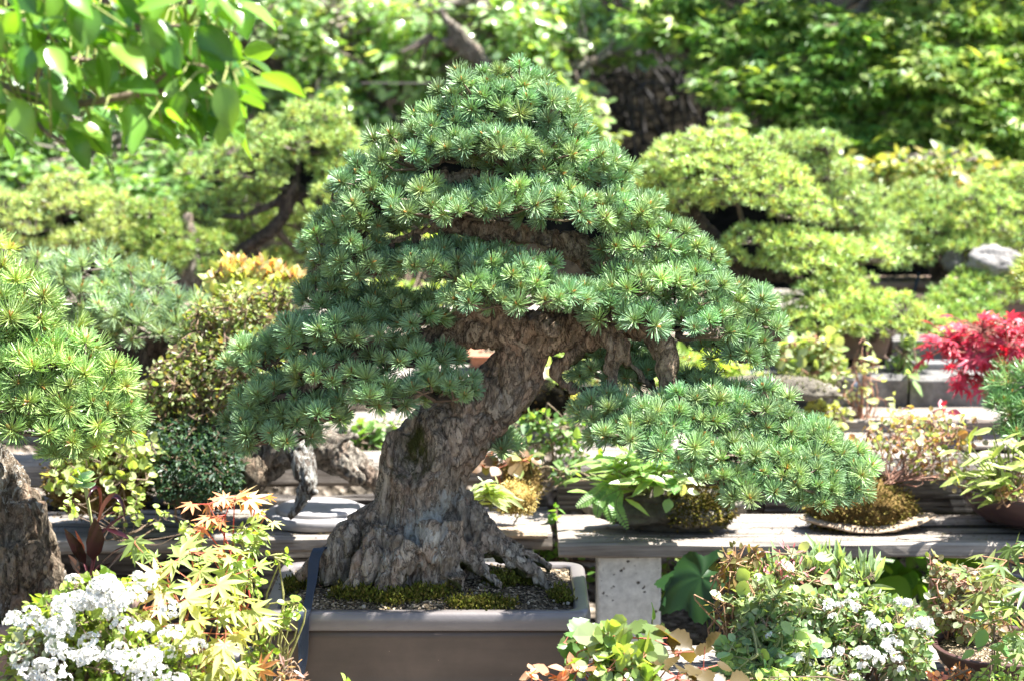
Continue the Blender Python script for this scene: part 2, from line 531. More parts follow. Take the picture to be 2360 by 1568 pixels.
M['beam'] = wood_mat("rotting_beam", [(.38, (.012, .010, .009)), (.50, (.055, .047, .042)), (.68, (.30, .28, .26))], depth=.008)
M['darkplank'] = wood_mat("dark_planks", [(.25, (.05, .05, .055)), (.45, (.14, .14, .15)), (.7, (.30, .30, .31))])

def spotted(name, cols, pit=(.08, .07, .06), sc=1.0, pits=.0, rough=.8, bd=.004, spec=.3):
    m, nt, b, out = mat(name)
    co = coords(nt)
    n1 = nois(nt, co, 7 * sc, 6, .6, .4); n2 = nois(nt, co, 55 * sc, 5, .65)
    c = ramp(nt, n1, list(zip((.3, .5, .7), cols)))
    c = mixc(nt, .4, c, mixc(nt, 1.0, c, ramp(nt, n2, [(.3, (.45, .45, .45)), (.7, (1.5, 1.5, 1.5))]), 'MULTIPLY'))
    h = n2
    if pits:
        v = voro(nt, nt_warp(nt, co, n2, .02), 70 * sc)
        k = ramp(nt, v, [(pits, (1, 1, 1)), (pits + .07, (0, 0, 0))])
        sel = ramp(nt, nois(nt, co, 33 * sc, 2), [(.52, (0, 0, 0)), (.57, (1, 1, 1))])
        k = mixc(nt, 1.0, k, sel, 'MULTIPLY')
        c = mixc(nt, k, c, pit)
        iv = nd(nt, "ShaderNodeInvert"); nt.links.new(k, iv.inputs[1]); h = iv.outputs[0]
    nt.links.new(c, b.inputs['Base Color'])
    b.inputs['Roughness'].default_value = rough; b.inputs['Specular IOR Level'].default_value = spec
    p = bump(nt, b, n1, bd * 2, .6); bump(nt, b, h, bd, .7, p)
    return m
M['concrete'] = spotted("pitted_concrete", [(.52, .52, .49), (.64, .64, .61), (.72, .72, .69)], pits=.22, bd=.003)
M['rock'] = spotted("lichened_rock", [(.05, .043, .033), (.13, .115, .09), (.27, .25, .21)], bd=.014, rough=.9)
M['slab'] = spotted("brown_slab", [(.22, .16, .11), (.36, .27, .19), (.48, .39, .29)], bd=.008, rough=.85)
M['greyrock'] = spotted("pale_rock", [(.07, .066, .06), (.16, .15, .14), (.28, .27, .26)], bd=.012, rough=.9)
M['block'] = spotted("dark_grey_block", [(.06, .06, .06), (.15, .145, .14), (.30, .29, .28)], bd=.012, rough=.95)

def soil_mat(name, stops, sc=170, bd=.006):
    m, nt, b, out = mat(name)
    co = coords(nt)
    n = nois(nt, co, 9, 5, .6)
    vc = voro(nt, co, sc, 'F1', 1); hs = nd(nt, "ShaderNodeSeparateColor"); nt.links.new(vc, hs.inputs[0])
    c = ramp(nt, hs.outputs[0], stops)
    c = mixc(nt, .5, c, mixc(nt, 1.0, c, ramp(nt, n, [(.38, (.25, .25, .22)), (.62, (1.5, 1.4, 1.3))]), 'MULTIPLY'))
    nt.links.new(c, b.inputs['Base Color']); b.inputs['Roughness'].default_value = .95; b.inputs['Specular IOR Level'].default_value = .1
    v = voro(nt, co, sc)
    p = bump(nt, b, v, bd, -.9 if False else .9); bump(nt, b, n, .01, .5, p)
    return m
M['soil'] = soil_mat("granular_soil", [(.0, (.02, .017, .012)), (.4, (.07, .057, .04)), (.75, (.17, .135, .09)), (.97, (.40, .33, .24))], sc=230)
M['ground'] = soil_mat("gravelly_earth", [(.0, (.02, .017, .013)), (.4, (.07, .058, .045)), (.8, (.20, .17, .14)), (1, (.36, .32, .28))], sc=60, bd=.01)
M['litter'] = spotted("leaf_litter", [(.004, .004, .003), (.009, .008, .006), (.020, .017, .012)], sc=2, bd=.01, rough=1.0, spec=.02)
M['mossclod'] = spotted("moss_clod", [(.02, .020, .006), (.05, .048, .011), (.09, .08, .022)], bd=.012, rough=.95, sc=3, spec=.05)
M['peat'] = spotted("brown_moss_clod", [(.05, .032, .012), (.13, .085, .03), (.26, .18, .07)], bd=.015, rough=.95, sc=3, spec=.05)
M['goldmoss'] = spotted("golden_moss", [(.22, .14, .04), (.36, .25, .08), (.5, .36, .14)], bd=.012, rough=.95, sc=3, spec=.05)

def clay(name, c, rough=.5, var=.25, spec=.4):
    m, nt, b, out = mat(name)
    co = coords(nt); n = nois(nt, co, 5, 6, .65, .3); n2 = nois(nt, co, 120, 3); n3 = nois(nt, coords(nt, (1, 1, 9)), 4, 4)
    cc = ramp(nt, n, [(.3, tuple(x * (1 - var) for x in c)), (.7, tuple(x * (1 + var) for x in c))])
    cc = mixc(nt, .3, cc, mixc(nt, 1.0, cc, ramp(nt, n3, [(.35, (.6, .6, .6)), (.65, (1.3, 1.3, 1.3))]), 'MULTIPLY'))
    sp = ramp(nt, voro(nt, co, 55), [(.035, (1, 1, 1)), (.06, (0, 0, 0))])
    se = ramp(nt, nois(nt, co, 21, 1), [(.62, (0, 0, 0)), (.64, (1, 1, 1))])
    cc = mixc(nt, mixc(nt, 1.0, sp, se, 'MULTIPLY'), cc, tuple(min(.8, x * 3.2) for x in c))
    nt.links.new(cc, b.inputs['Base Color']); b.inputs['Roughness'].default_value = rough; b.inputs['Specular IOR Level'].default_value = spec
    bump(nt, b, n2, .0006, .6)
    return m
M['clay'] = clay("unglazed_brown_clay", (.070, .050, .039), .40, .30, .5)
M['clayrim'] = clay("sky_sheen_clay_rim", (.140, .126, .124), .33, .18, .6)  # sky reflection on the rim put into a paler grey clay colour
M['terracotta'] = clay("terracotta", (.30, .13, .075), .7)
M['redclay'] = clay("reddish_clay", (.26, .175, .14), .6)
M['maroon'] = clay("dark_maroon_glaze", (.075, .040, .038), .38)
M['blackplastic'] = clay("black_plastic", (.016, .018, .024), .35, .15, .5)
M['greyclay'] = clay("grey_clay", (.30, .29, .29), .45)

def col_mat(name, rough=.6, spec=.3):
    m, nt, b, out = mat(name)
    a = nd(nt, "ShaderNodeAttribute", attribute_name="Col"); nt.links.new(a.outputs[0], b.inputs['Base Color'])
    b.inputs['Roughness'].default_value = rough; b.inputs['Specular IOR Level'].default_value = spec
    return m
M['webbing'] = col_mat("woven_webbing", .65, .3)

# ---------------------------------------------------------------- ground
def ground_z(x, y):
    z = 0.0
    if y > 6.25: z = .58 * min(1, (y - 6.25) / .35)
    if y > 8.3: z += (y - 8.3) * .50 + .02 * (y - 8.3) ** 1.3
    return z + (.02 * mnoise.noise(Vector((x * 2, y * 2, 0))) + (.25 * mnoise.noise(Vector((x * .5, y * .5, 3))) if y > 9 else 0))

def build_ground():
    xs = np.concatenate([np.linspace(-60, -4, 15), np.linspace(-3.8, 3.8, 70), np.linspace(4, 60, 15)])
    ys = np.concatenate([np.linspace(-40, 3, 12), np.linspace(3.3, 12, 100), np.linspace(12.5, 60, 30)])
    V = np.array([[x, y, ground_z(x, y)] for y in ys for x in xs])
    n, m = len(xs), len(ys)
    i, j = np.meshgrid(np.arange(m - 1), np.arange(n - 1), indexing='ij')
    q = np.stack([i * n + j, i * n + j + 1, (i + 1) * n + j + 1, (i + 1) * n + j], -1).reshape(-1, 4)
    near = V[:, 1][q[:, 0]] < 8.0
    mb = MB(); mb.add(V, None, q[near]); tag(mb.build('ground', M['ground'], None, True, (0, 0, 0)), kind='structure')
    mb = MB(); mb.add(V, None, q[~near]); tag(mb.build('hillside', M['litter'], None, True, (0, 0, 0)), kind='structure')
build_ground()

# ---------------------------------------------------------------- timber
def timber(mb, x0, x1, y0, y1, z0, z1, bev=.006, wob=.0045, seg=40, seed=0.0, rot=0.0):
    """One plank or beam along x with eased, slightly uneven edges."""
    w, h = y1 - y0, z1 - z0
    prof = np.array([(bev, 0), (w - bev, 0), (w, bev), (w, h - bev), (w - bev, h), (bev, h), (0, h - bev), (0, bev)])
    rings = []
    for x in np.linspace(x0, x1, seg):
        k = [(x, y0 + a + wob * mnoise.noise(Vector((x * 6 + i, i * 3.1, seed))), z0 + b + wob * mnoise.noise(Vector((x * 5, i * 2.3, seed + 4)))) for i, (a, b) in enumerate(prof)]
        rings.append(np.array(k))
    s = MB(); loops(s, rings, cap0=True, cap1=True)
    v, c, t, q = s.arrays()
    if rot:
        cx, cy = (x0 + x1) / 2, y0
        dx, dy = v[:, 0] - cx, v[:, 1] - cy
        v[:, 0] = cx + dx * math.cos(rot) - dy * math.sin(rot); v[:, 1] = cy + dx * math.sin(rot) + dy * math.cos(rot)
    mb.add(v, t, q, c)
    return mb

ZM, ZF, Z2, Z2B, Z3, Z4 = .457, .347, .569, .595, .678, .750

def bench(label, x0, x1, rows, ztop, th, mname, posts=(), rot=0.0, seed=0.0):
    o = thing('plank_bench', label, 'bench', ((x0 + x1) / 2, rows[0][0], 0), 'weathered plank benches of the display terrace')
    for k, (ya, yb) in enumerate(rows):
        mb = MB(); timber(mb, x0, x1, ya, yb, ztop - th, ztop, seed=seed + k, rot=rot if k == 0 else rot)
        mb.build('plank', M[mname], o)
    for (pxm, py, w, d) in posts:
        mb = MB(); r = rrect(w, d, .006, 2)
        zt = ztop - th - .002
        loops(mb, [np.column_stack([r[:, 0] + pxm, r[:, 1] + py, np.full(len(r), z)]) for z in np.concatenate([np.linspace(-.02, zt - .012, 8), [zt - .004]])] + [np.column_stack([r[:, 0] * .985 + pxm, r[:, 1] * .985 + py, np.full(len(r), zt)])], cap1=True)
        mb.build('post', M['concrete'], o)
    return o

xr = at(1287, 1250, 4.98)[0]
pA, pB = at(1378, 1350, 5.02)[0], at(1523, 1350, 5.02)[0]
bench('grey plank bench on a concrete post, under the mossy stone planter', xr, 1.75, [(4.98, 5.128), (5.148, 5.292)], ZM, .036, 'plank',
      [((pA + pB) / 2, 5.10, pB - pA, .17), (1.55, 5.10, pB - pA, .17)], seed=1)
xl = at(1273, 1225, 5.10)[0]
bench('sunlit plank bench behind the main pot, under the driftwood bonsai', -1.75, xl, [(5.03, 5.17), (5.18, 5.34)], ZM, .036, 'plank',
      [(-.02, 5.13, .14, .16), (-1.35, 5.13, .14, .16)], rot=.045, seed=5)
bench('low front bench of dark planks carrying the big brown pot', -1.6, 1.6, [(3.80, 4.02), (4.03, 4.26), (4.27, 4.52)], ZF, .04, 'plank',
      [(-.8, 4.1, .16, .2), (.75, 4.1, .16, .2)], seed=9)

def beam(label, x0, x1, y0, y1, z0, z1, mname='beam', group='timbers stepping up the terrace', name='timber_beam', seed=0.0, bev=.010, wob=.007, rot=0.0):
    mb = MB(); timber(mb, x0, x1, y0, y1, z0, z1, bev, wob, 40, seed, rot)
    return tag(mb.build(name, M[mname]), label, {'timber_beam': 'timber', 'stone_block': 'block', 'board': 'board'}.get(name, 'slab'), group, 'thing')

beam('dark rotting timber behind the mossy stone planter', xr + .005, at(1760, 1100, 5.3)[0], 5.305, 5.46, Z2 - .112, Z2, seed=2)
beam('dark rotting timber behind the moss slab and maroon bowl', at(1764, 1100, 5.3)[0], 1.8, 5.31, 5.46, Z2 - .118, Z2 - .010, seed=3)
for k, (ya, yb, lab, dz) in enumerate([(5.47, 5.62, 'sun-bleached plank just behind the rotting timbers', -.004), (5.63, 5.80, 'sun-bleached plank under the reddish twiggy shrub', -.002)]):
    beam(lab, xr, 1.9, ya, yb, Z2 - .035 + dz, Z2 + dz, 'plank', seed=11 + k, bev=.005, wob=.003)
beam('bright raised plank in front of the grey blocks', xr + .1, 1.9, 5.81, 6.03, Z2 - .02, Z2B, 'plank', seed=13, bev=.005, wob=.003)
# dark grey blocks with a joint between them
xj = at(2094, 900, 6.04)[0]
beam('rough dark grey block left of the joint, under the deadwood', at(1700, 900, 6.04)[0], xj - .004, 6.04, 6.20, Z2, Z3, 'block', 'rough blocks edging the terrace', 'stone_block', 21, .012, .008)
beam('rough dark grey block right of the joint, under the red maple', xj + .004, 2.0, 6.045, 6.20, Z2, Z3 - .003, 'block', 'rough blocks edging the terrace', 'stone_block', 22, .012, .008)
beam('rough pale topped block beside the pine pot, behind the fern', at(2056, 800, 6.3)[0], 2.1, 6.30, 6.46, Z3 - .01, Z4, 'block', 'rough blocks edging the terrace', 'stone_block', 23, .012, .008)
beam('narrow grey plank lying before the upper block', at(2050, 845, 6.22)[0], 2.05, 6.215, 6.29, Z3 - .03, Z3 + .012, 'darkplank', seed=24, bev=.005, wob=.003)
beam('wide shelf plank under the pine in the rectangular pot', .35, at(2050, 845, 6.22)[0] - .01, 6.21, 6.46, Z3 - .04, Z3 - .006, 'plank', seed=25, bev=.005)
beam('upper shelf plank under the far right pots', .3, 2.6, 6.95, 7.5, Z4 - .04, Z4, 'plank', seed=26, bev=.005)
# left half of the terrace
beam('added dark board standing in for the shaded gap behind the sunlit bench', -1.8, xl - .01, 5.385, 5.415, .05, Z2 - .09, 'beam', seed=30, rot=.03)  # dark board added where the gap behind the bench lies in shade
beam('bluish grey timber seen right of the big trunk', -1.8, xl - .01, 5.42, 5.56, Z2 - .075, Z2 - .01, 'plank', seed=31, rot=.03)
beam('pale plank on the middle step behind the green shrub', -1.8, xl + .02, 5.70, 5.95, Z2 - .02, Z2B, 'plank', seed=32)
beam('plank edge seen through the gap under the left branch', -1.8, .35, 6.02, 6.28, Z3 - .045, Z3 - .004, 'plank', seed=33)
beam('long upper shelf plank under the left row of bonsai', -2.4, .28, 6.85, 7.5, Z4 - .04, Z4, 'plank', seed=34)

# ---------------------------------------------------------------- pots
def pot_rect(label, *a_, rim=None, **k_):
    return _pot_rect(label, *a_, rim=rim, **k_)

def _pot_rect(label, cx, cy, z0, w, d, h, mname, lip=.026, r=.045, taper=.92, soil=.012, mound=.02, name='bonsai_pot', group=None, soilmat='soil', foot=True, over=.012, lipw=.032, rim=None):
    o = thing(name, label, 'pot', (cx, cy, z0), group)
    R = lambda dw, z: (lambda p: np.column_stack([p[:, 0] + cx, p[:, 1] + cy, np.full(len(p), z0 + z)]))(rrect(w + dw, d + dw, max(.004, r + dw / 2), 7))
    b = -(1 - taper) * w
    rings = [R(b - .04, .012), R(b, .014)]
    for k in np.linspace(0, 1, 8)[1:]: rings.append(R(b * (1 - k) - 2 * over, .014 + (h - lip - .014) * k))
    wall = rings; rings = [] if rim else rings
    rings += [R(-.5 * over, h - lip + .001), R(-.1 * over, h - lip + .006), R(0, h - lip * .45), R(-.003, h - .006), R(-.010, h - .001), R(-.018, h)]
    rings += [R(-2 * lipw + .010, h), R(-2 * lipw + .003, h - .002), R(-2 * lipw, h - .008), R(-2 * lipw - .004, h - .05)]
    mb = MB(); loops(mb, wall, cap0=True, cap1=True) if rim else loops(mb, rings, cap0=True, cap1=True)
    mb.build('body', M[mname], o, True)
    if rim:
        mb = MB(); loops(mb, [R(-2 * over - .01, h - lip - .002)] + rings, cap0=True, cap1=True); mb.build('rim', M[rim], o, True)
    if foot:
        for sx in (-1, 1):
            for sy in (-1, 1):
                f = rrect(.07, .05, .012, 3); fx, fy = cx + sx * (w / 2 + b / 2 - .07), cy + sy * (d / 2 + b / 2 - .06)
                mb = MB(); loops(mb, [np.column_stack([f[:, 0] * s + fx, f[:, 1] * s + fy, np.full(len(f), z)]) for s, z in ((.8, z0), (1, z0 + .013))], cap0=True, cap1=True)
                mb.build('foot', M[mname], o)
    mb = MB(); n = 30; xs = np.linspace(-1, 1, n); wi, di = w / 2 - lipw + .001, d / 2 - lipw + .001
    V = []
    for a in xs:
        for c in xs:
            e = (1 - abs(a) ** 3) * (1 - abs(c) ** 3)
            V.append((cx + a * wi * (1 - .012 * abs(c) ** 8), cy + c * di * (1 - .012 * abs(a) ** 8), z0 + h - soil + mound * e + .006 * mnoise.noise(Vector((a * 9, c * 7, w * 9)))))
    i, j = np.meshgrid(np.arange(n - 1), np.arange(n - 1), indexing='ij')
    q = np.stack([i * n + j, (i + 1) * n + j, (i + 1) * n + j + 1, i * n + j + 1], -1).reshape(-1, 4)
    mb.add(np.array(V), None, q); mb.build('soil', M[soilmat], o, True)
    return o

def pot_round(label, cx, cy, z0, r, h, mname, name='bonsai_pot', prof=None, group=None, foot=True, lipw=.014, soilmat='soil', cat='pot'):
    o = thing(name, label, cat, (cx, cy, z0), group)
    prof = prof or [(.78, 0), (.80, .02), (.90, .5), (.97, .88), (1.0, .93), (1.0, .985), (.985, 1.0)]
    a = np.linspace(0, 2 * np.pi, 49)[:-1]; u = np.column_stack([np.cos(a), np.sin(a)])
    ring = lambda rr, z: np.column_stack([cx + u[:, 0] * rr, cy + u[:, 1] * rr, np.full(48, z0 + z)])
    f = .012 if foot else 0
    rings = [ring(r * pr, f + pz * (h - f)) for pr, pz in prof]
    rings += [ring(r * prof[-1][0] - lipw, h), ring(r * prof[-1][0] - lipw * 1.3, h - .006), ring(r * prof[-1][0] - lipw * 1.6, h - .03)]
    mb = MB(); loops(mb, rings, cap0=True, cap1=True); mb.build('body', M[mname], o, True)
    if foot:
        for k in range(3):
            an = k * 2.094 + .5; fx, fy = cx + math.cos(an) * r * .6, cy + math.sin(an) * r * .6
            g = rrect(.04, .03, .008, 3); mb = MB()
            loops(mb, [np.column_stack([g[:, 0] * s + fx, g[:, 1] * s + fy, np.full(len(g), z)]) for s, z in ((.8, z0), (1, z0 + .016))], cap0=True, cap1=True)
            mb.build('foot', M[mname], o)
    mb = MB()
    rings = [np.column_stack([cx + u[:, 0] * rr, cy + u[:, 1] * rr, z0 + h - .012 + .02 * (1 - (rr / r) ** 2) + .004 * nzv(np.column_stack([u * rr, u[:, :1]]), 40, r)]) for rr in np.linspace(r * prof[-1][0] - lipw * 1.3, .004, 10)]
    loops(mb, rings, cap1=True); mb.build('soil', M[soilmat], o, True)
    return o

# ---------------------------------------------------------------- trunks
def skin_tubes(tubes, voxel):
    """Fuse tubes [(points, radii)] into one closed surface; returns vertices, normals, triangles, quads."""
    bm = MB()
    for P, r in tubes: tube(bm, P, r, 14)
    v, c, t, q = bm.arrays()
    me = bpy.data.meshes.new("tmp"); me.from_pydata(v.tolist(), [], t.tolist() + q.tolist())
    ob = bpy.data.objects.new("tmp", me); col.objects.link(ob)
    md = ob.modifiers.new("r", 'REMESH'); md.mode = 'VOXEL'; md.voxel_size = voxel
    s = ob.modifiers.new("s", 'SMOOTH'); s.iterations = 3; s.factor = .5
    dg = bpy.context.evaluated_depsgraph_get(); ev = ob.evaluated_get(dg); m2 = ev.to_mesh()
    n = len(m2.vertices); V = np.zeros(n * 3); N = np.zeros(n * 3)
    m2.vertices.foreach_get("co", V); m2.vertices.foreach_get("normal", N)
    T = [p.vertices[:] for p in m2.polygons]
    ev.to_mesh_clear(); bpy.data.objects.remove(ob); bpy.data.meshes.remove(me)
    return V.reshape(-1, 3), N.reshape(-1, 3), np.array([f for f in T if len(f) == 3]).reshape(-1, 3), np.array([f for f in T if len(f) == 4]).reshape(-1, 4)

def bark_relief(V, N, amp, fr, seed=0.0, stretch=(1, 1, .42), lump=1.0):
    """Push a trunk surface into overlapping flaky plates, furrows and lumps."""
    out = np.empty(len(V)); st = np.array(stretch)
    for i, p in enumerate(V * st):
        pv = Vector(p) * fr
        w = mnoise.noise_vector(pv * .8 + Vector((seed, 0, 0))) * .6 + mnoise.noise_vector(pv * 2.6) * .22
        d, q = mnoise.voronoi(pv + w)
        e = min(1.0, (d[1] - d[0]) * 4.5)
        h = mnoise.noise(q[0] * 3.7)
        d2, q2 = mnoise.voronoi(pv * 2.7 + w * 2)
        e2 = min(1.0, (d2[1] - d2[0]) * 4); h2 = mnoise.noise(q2[0] * 2.9)
        l = mnoise.noise(pv * .28 + Vector((0, seed, 3)))
        f = mnoise.noise(pv * 6.0)
        out[i] = amp * ((e - .8) + .45 * h + .18 * (e2 - .7) + .18 * h2 + 1.3 * lump * l + .12 * f)
    return V + N * out[:, None]

def trunk(tubes, mname, parent, voxel=.006, amp=.006, fr=28, seed=0.0, mask=None, name='trunk', lump=1.0, dent=None):
    V, N, t, q = skin_tubes(tubes, voxel)
    if dent is not None: V = V + dent(V, N)
    W = bark_relief(V, N, amp, fr, seed, lump=lump)
    C = np.zeros((len(V), 3)); C[:, 0] = .10; C[:, 1] = .02
    if mask is not None: C = mask(V, N)
    mb = MB(); mb.add(W, t, q, C)
    return mb.build(name, M[mname], parent, True)

def Dp(rows, n=None, k=0):
    """Rows (x, y, Y, radius) in view pixels -> smooth world points and radii."""
    P = np.array([list(at(x, y, Y)) + [r * px(Y, y)] for x, y, Y, r in rows])
    P = spline(P, n or 5 * len(P))
    return P[:, :3], np.maximum(P[:, 3], .0015)

# ================================================================ the main bonsai and its pot
POTX, POTY, POTZ = -.1625, 4.317, ZF
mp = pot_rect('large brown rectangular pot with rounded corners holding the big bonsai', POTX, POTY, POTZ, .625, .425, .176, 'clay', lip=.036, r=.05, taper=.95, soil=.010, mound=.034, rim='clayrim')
rng = np.random.default_rng(3)

def soil_top(x, y):
    a, c = (x - POTX) / (.3125 - .032), (y - POTY) / (.2125 - .032)
    return POTZ + .166 + .034 * (1 - min(1, abs(a)) ** 3) * (1 - min(1, abs(c)) ** 3)

def moss_patch(x, y, Y, rx, ry, seed):
    c = at(x, y, Y); w = rx * px(Y, y); dd = ry
    mb = MB(); n = 14; V = []; Nn = []
    for k in range(420):
        a = rng.random() * 2 * np.pi; u = math.sqrt(rng.random()) * (.7 + .5 * mnoise.noise(Vector((math.cos(a) * 1.5, math.sin(a) * 1.5, seed))))
        X, Yy = c[0] + w * u * math.cos(a), Y + dd * u * math.sin(a)
        V.append((X, Yy, soil_top(X, Yy) + .004 + .008 * (1 - u))); Nn.append((0, -.2, 1))
    fuzz(mb, rng, np.array(V), np.array(Nn, float), 1500, .0075, [(.08, .10, .015), (.12, .13, .02), (.06, .065, .018), (.16, .13, .035)])
    mb.build('moss', M['moss'], mp)
moss_patch(815, 1372, 4.20, 65, .03, 1.0)
moss_patch(990, 1385, 4.19, 60, .022, 2.0)
moss_patch(1110, 1400, 4.155, 120, .014, 3.0)
moss_patch(1290, 1362, 4.22, 26, .03, 4.0)
moss_patch(1150, 1335, 4.26, 50, .03, 5.0)
moss_patch(690, 1330, 4.32, 60, .06, 6.0)
moss_patch(900, 1390, 4.175, 90, .02, 7.0)
moss_patch(1210, 1330, 4.30, 40, .03, 8.0)
# loose grit on the soil
mb = MB()
for k in range(420):
    X, Yy = POTX + rng.uniform(-.27, .27), POTY + rng.uniform(-.175, .175)
    r = rng.uniform(.0018, .005)
    V, t = ico(1)
    mb.add(V * r * rng.uniform(.6, 1.2, 3) + np.array([X, Yy, soil_top(X, Yy) + r * .3]), t, None, hues(rng, [(.30, .24, .17), (.14, .11, .08), (.42, .37, .30), (.05, .04, .03)], 1)[0])
o = mb.build('grit', col_mat("grit", .95, .1), mp, True); o['kind'] = 'stuff'

tree = thing('pine_bonsai', 'big bluish green pine bonsai with thick leaning trunk in brown pot', 'bonsai', (POTX, 4.32, POTZ + .17), 'pine bonsai on the terrace')
def main_mask(V, N):
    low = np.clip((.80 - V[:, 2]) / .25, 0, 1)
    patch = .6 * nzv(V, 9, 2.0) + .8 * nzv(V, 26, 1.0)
    mid = np.exp(-((V[:, 0] + .150) / .075) ** 2) * np.clip((V[:, 2] - .55) / .06, 0, 1)  # pale front strip: lichen plus the sunlit patch, put into the colour
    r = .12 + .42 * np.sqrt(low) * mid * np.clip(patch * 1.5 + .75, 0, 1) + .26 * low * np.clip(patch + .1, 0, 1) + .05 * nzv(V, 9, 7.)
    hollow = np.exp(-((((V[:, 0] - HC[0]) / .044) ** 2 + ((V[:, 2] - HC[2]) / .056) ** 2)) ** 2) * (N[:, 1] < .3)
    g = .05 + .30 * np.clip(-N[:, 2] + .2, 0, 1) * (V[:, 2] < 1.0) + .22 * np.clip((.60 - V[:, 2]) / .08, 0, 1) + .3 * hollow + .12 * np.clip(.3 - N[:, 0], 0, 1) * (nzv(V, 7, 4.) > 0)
    warm = .45 * np.clip((V[:, 2] - .84) / .12, 0, 1) + .08
    return np.column_stack([np.clip(r, 0, .6), np.clip(g, 0, .6), warm])
HC = at(945, 1042, 4.25)
def main_dent(V, N):
    k = np.exp(-(((V[:, 0] - HC[0]) / .044) ** 2 + ((V[:, 2] - HC[2]) / .055) ** 2) ** 2) * (N[:, 1] < 0)
    e = np.exp(-((np.sqrt(((V[:, 0] - HC[0]) / .044) ** 2 + ((V[:, 2] - HC[2]) / .055) ** 2) - 1.2) / .25) ** 2) * (N[:, 1] < .2)
    return np.column_stack([0 * k, .028 * k - .009 * e, 0 * k])
TY = 4.34
main_tubes = [
    Dp([(962, 1395, TY, 160), (966, 1320, TY, 150), (966, 1250, TY, 132), (960, 1180, TY, 110), (968, 1100, TY, 104), (1002, 1030, TY, 98), (1072, 970, TY, 84), (1138, 915, TY, 68), (1186, 860, TY, 58), (1202, 800, TY, 56), (1212, 752, TY, 62), (1222, 728, TY, 48)], 60),
    Dp([(940, 1110, 4.33, 74), (928, 1055, 4.315, 62), (925, 1010, 4.32, 50), (930, 985, 4.33, 30)]),
    Dp([(1215, 770, TY, 54), (1130, 752, 4.33, 44), (1040, 768, 4.31, 36), (960, 790, 4.29, 30), (860, 815, 4.27, 24), (760, 862, 4.25, 17), (690, 905, 4.24, 11)]),
    Dp([(1180, 745, 4.32, 40), (1140, 718, 4.30, 26), (1095, 712, 4.29, 20), (1040, 722, 4.28, 11)]),
    Dp([(1215, 770, TY, 58), (1300, 752, 4.33, 44), (1370, 735, 4.33, 40), (1425, 702, 4.33, 38), (1425, 655, 4.34, 40), (1385, 605, 4.35, 42), (1330, 570, 4.35, 38), (1240, 545, 4.33, 27), (1130, 532, 4.31, 24), (1040, 520, 4.30, 20), (960, 540, 4.29, 16), (890, 562, 4.28, 11), (830, 575, 4.28, 8)], 70),
    Dp([(1360, 738, 4.33, 36), (1440, 742, 4.31, 30), (1505, 762, 4.29, 32), (1530, 810, 4.27, 30), (1542, 870, 4.26, 27), (1560, 930, 4.25, 22), (1640, 985, 4.24, 14), (1760, 1012, 4.22, 10), (1890, 1065, 4.20, 7)], 50),
    Dp([(1480, 745, 4.30, 22), (1590, 760, 4.31, 14), (1690, 800, 4.32, 9), (1760, 815, 4.32, 6)]),
    Dp([(1390, 590, 4.35, 36), (1420, 530, 4.37, 27), (1385, 450, 4.38, 20), (1270, 418, 4.37, 16), (1150, 402, 4.35, 14), (1010, 412, 4.33, 11), (910, 432, 4.32, 8)], 40),
    Dp([(1300, 425, 4.38, 15), (1210, 335, 4.38, 12), (1150, 255, 4.38, 8)]),
    Dp([(1400, 600, 4.36, 26), (1510, 610, 4.36, 15), (1620, 660, 4.36, 10)]),
    Dp([(1270, 700, 4.31, 20), (1240, 660, 4.26, 14), (1170, 650, 4.20, 9)]),
    # gnarled short branches hanging under the right limb
    Dp([(1385, 745, 4.30, 32), (1422, 790, 4.27, 26), (1408, 845, 4.27, 14), (1414, 895, 4.26, 9), (1450, 925, 4.25, 6), (1500, 945, 4.22, 4)]),
    Dp([(1425, 790, 4.27, 15), (1460, 850, 4.28, 9), (1500, 890, 4.29, 6), (1540, 925, 4.27, 4)]),
    Dp([(1370, 775, 4.31, 18), (1330, 810, 4.32, 9), (1285, 850, 4.33, 8), (1300, 885, 4.33, 6), (1340, 900, 4.33, 5)]),
    # cut stub facing the camera
    Dp([(1240, 745, 4.29, 24), (1270, 756, 4.235, 18), (1284, 760, 4.215, 11)]),
    # surface roots
    Dp([(1040, 1160, 4.33, 50), (1100, 1222, 4.31, 50), (1165, 1272, 4.29, 40), (1225, 1318, 4.265, 26), (1262, 1356, 4.25, 15), (1285, 1380, 4.24, 8)]),
    Dp([(1080, 1215, 4.38, 40), (1165, 1255, 4.40, 28), (1235, 1290, 4.41, 18), (1275, 1315, 4.41, 10)]),
    Dp([(1060, 1260, 4.26, 40), (1120, 1320, 4.24, 22), (1165, 1360, 4.22, 10)]),
    Dp([(880, 1190, 4.32, 50), (815, 1232, 4.30, 44), (780, 1285, 4.28, 40), (768, 1350, 4.27, 34)]),
    Dp([(800, 1260, 4.30, 30), (738, 1295, 4.30, 22), (690, 1330, 4.30, 12)]),
    Dp([(890, 1215, 4.26, 42), (848, 1290, 4.23, 36), (815, 1345, 4.21, 28), (790, 1385, 4.20, 14)]),
    Dp([(945, 1250, 4.22, 44), (905, 1320, 4.20, 32), (888, 1380, 4.19, 20)]),
    Dp([(1010, 1200, 4.25, 60), (1015, 1270, 4.235, 60), (1005, 1325, 4.225, 46), (970, 1370, 4.20, 22), (940, 1405, 4.18, 10)]),
    Dp([(1050, 1320, 4.20, 30), (1070, 1360, 4.19, 14), (1085, 1395, 4.18, 8)]),
]
trunk(main_tubes, 'bark', tree, .0036, .0095, 22, 1.3, main_mask, dent=main_dent)

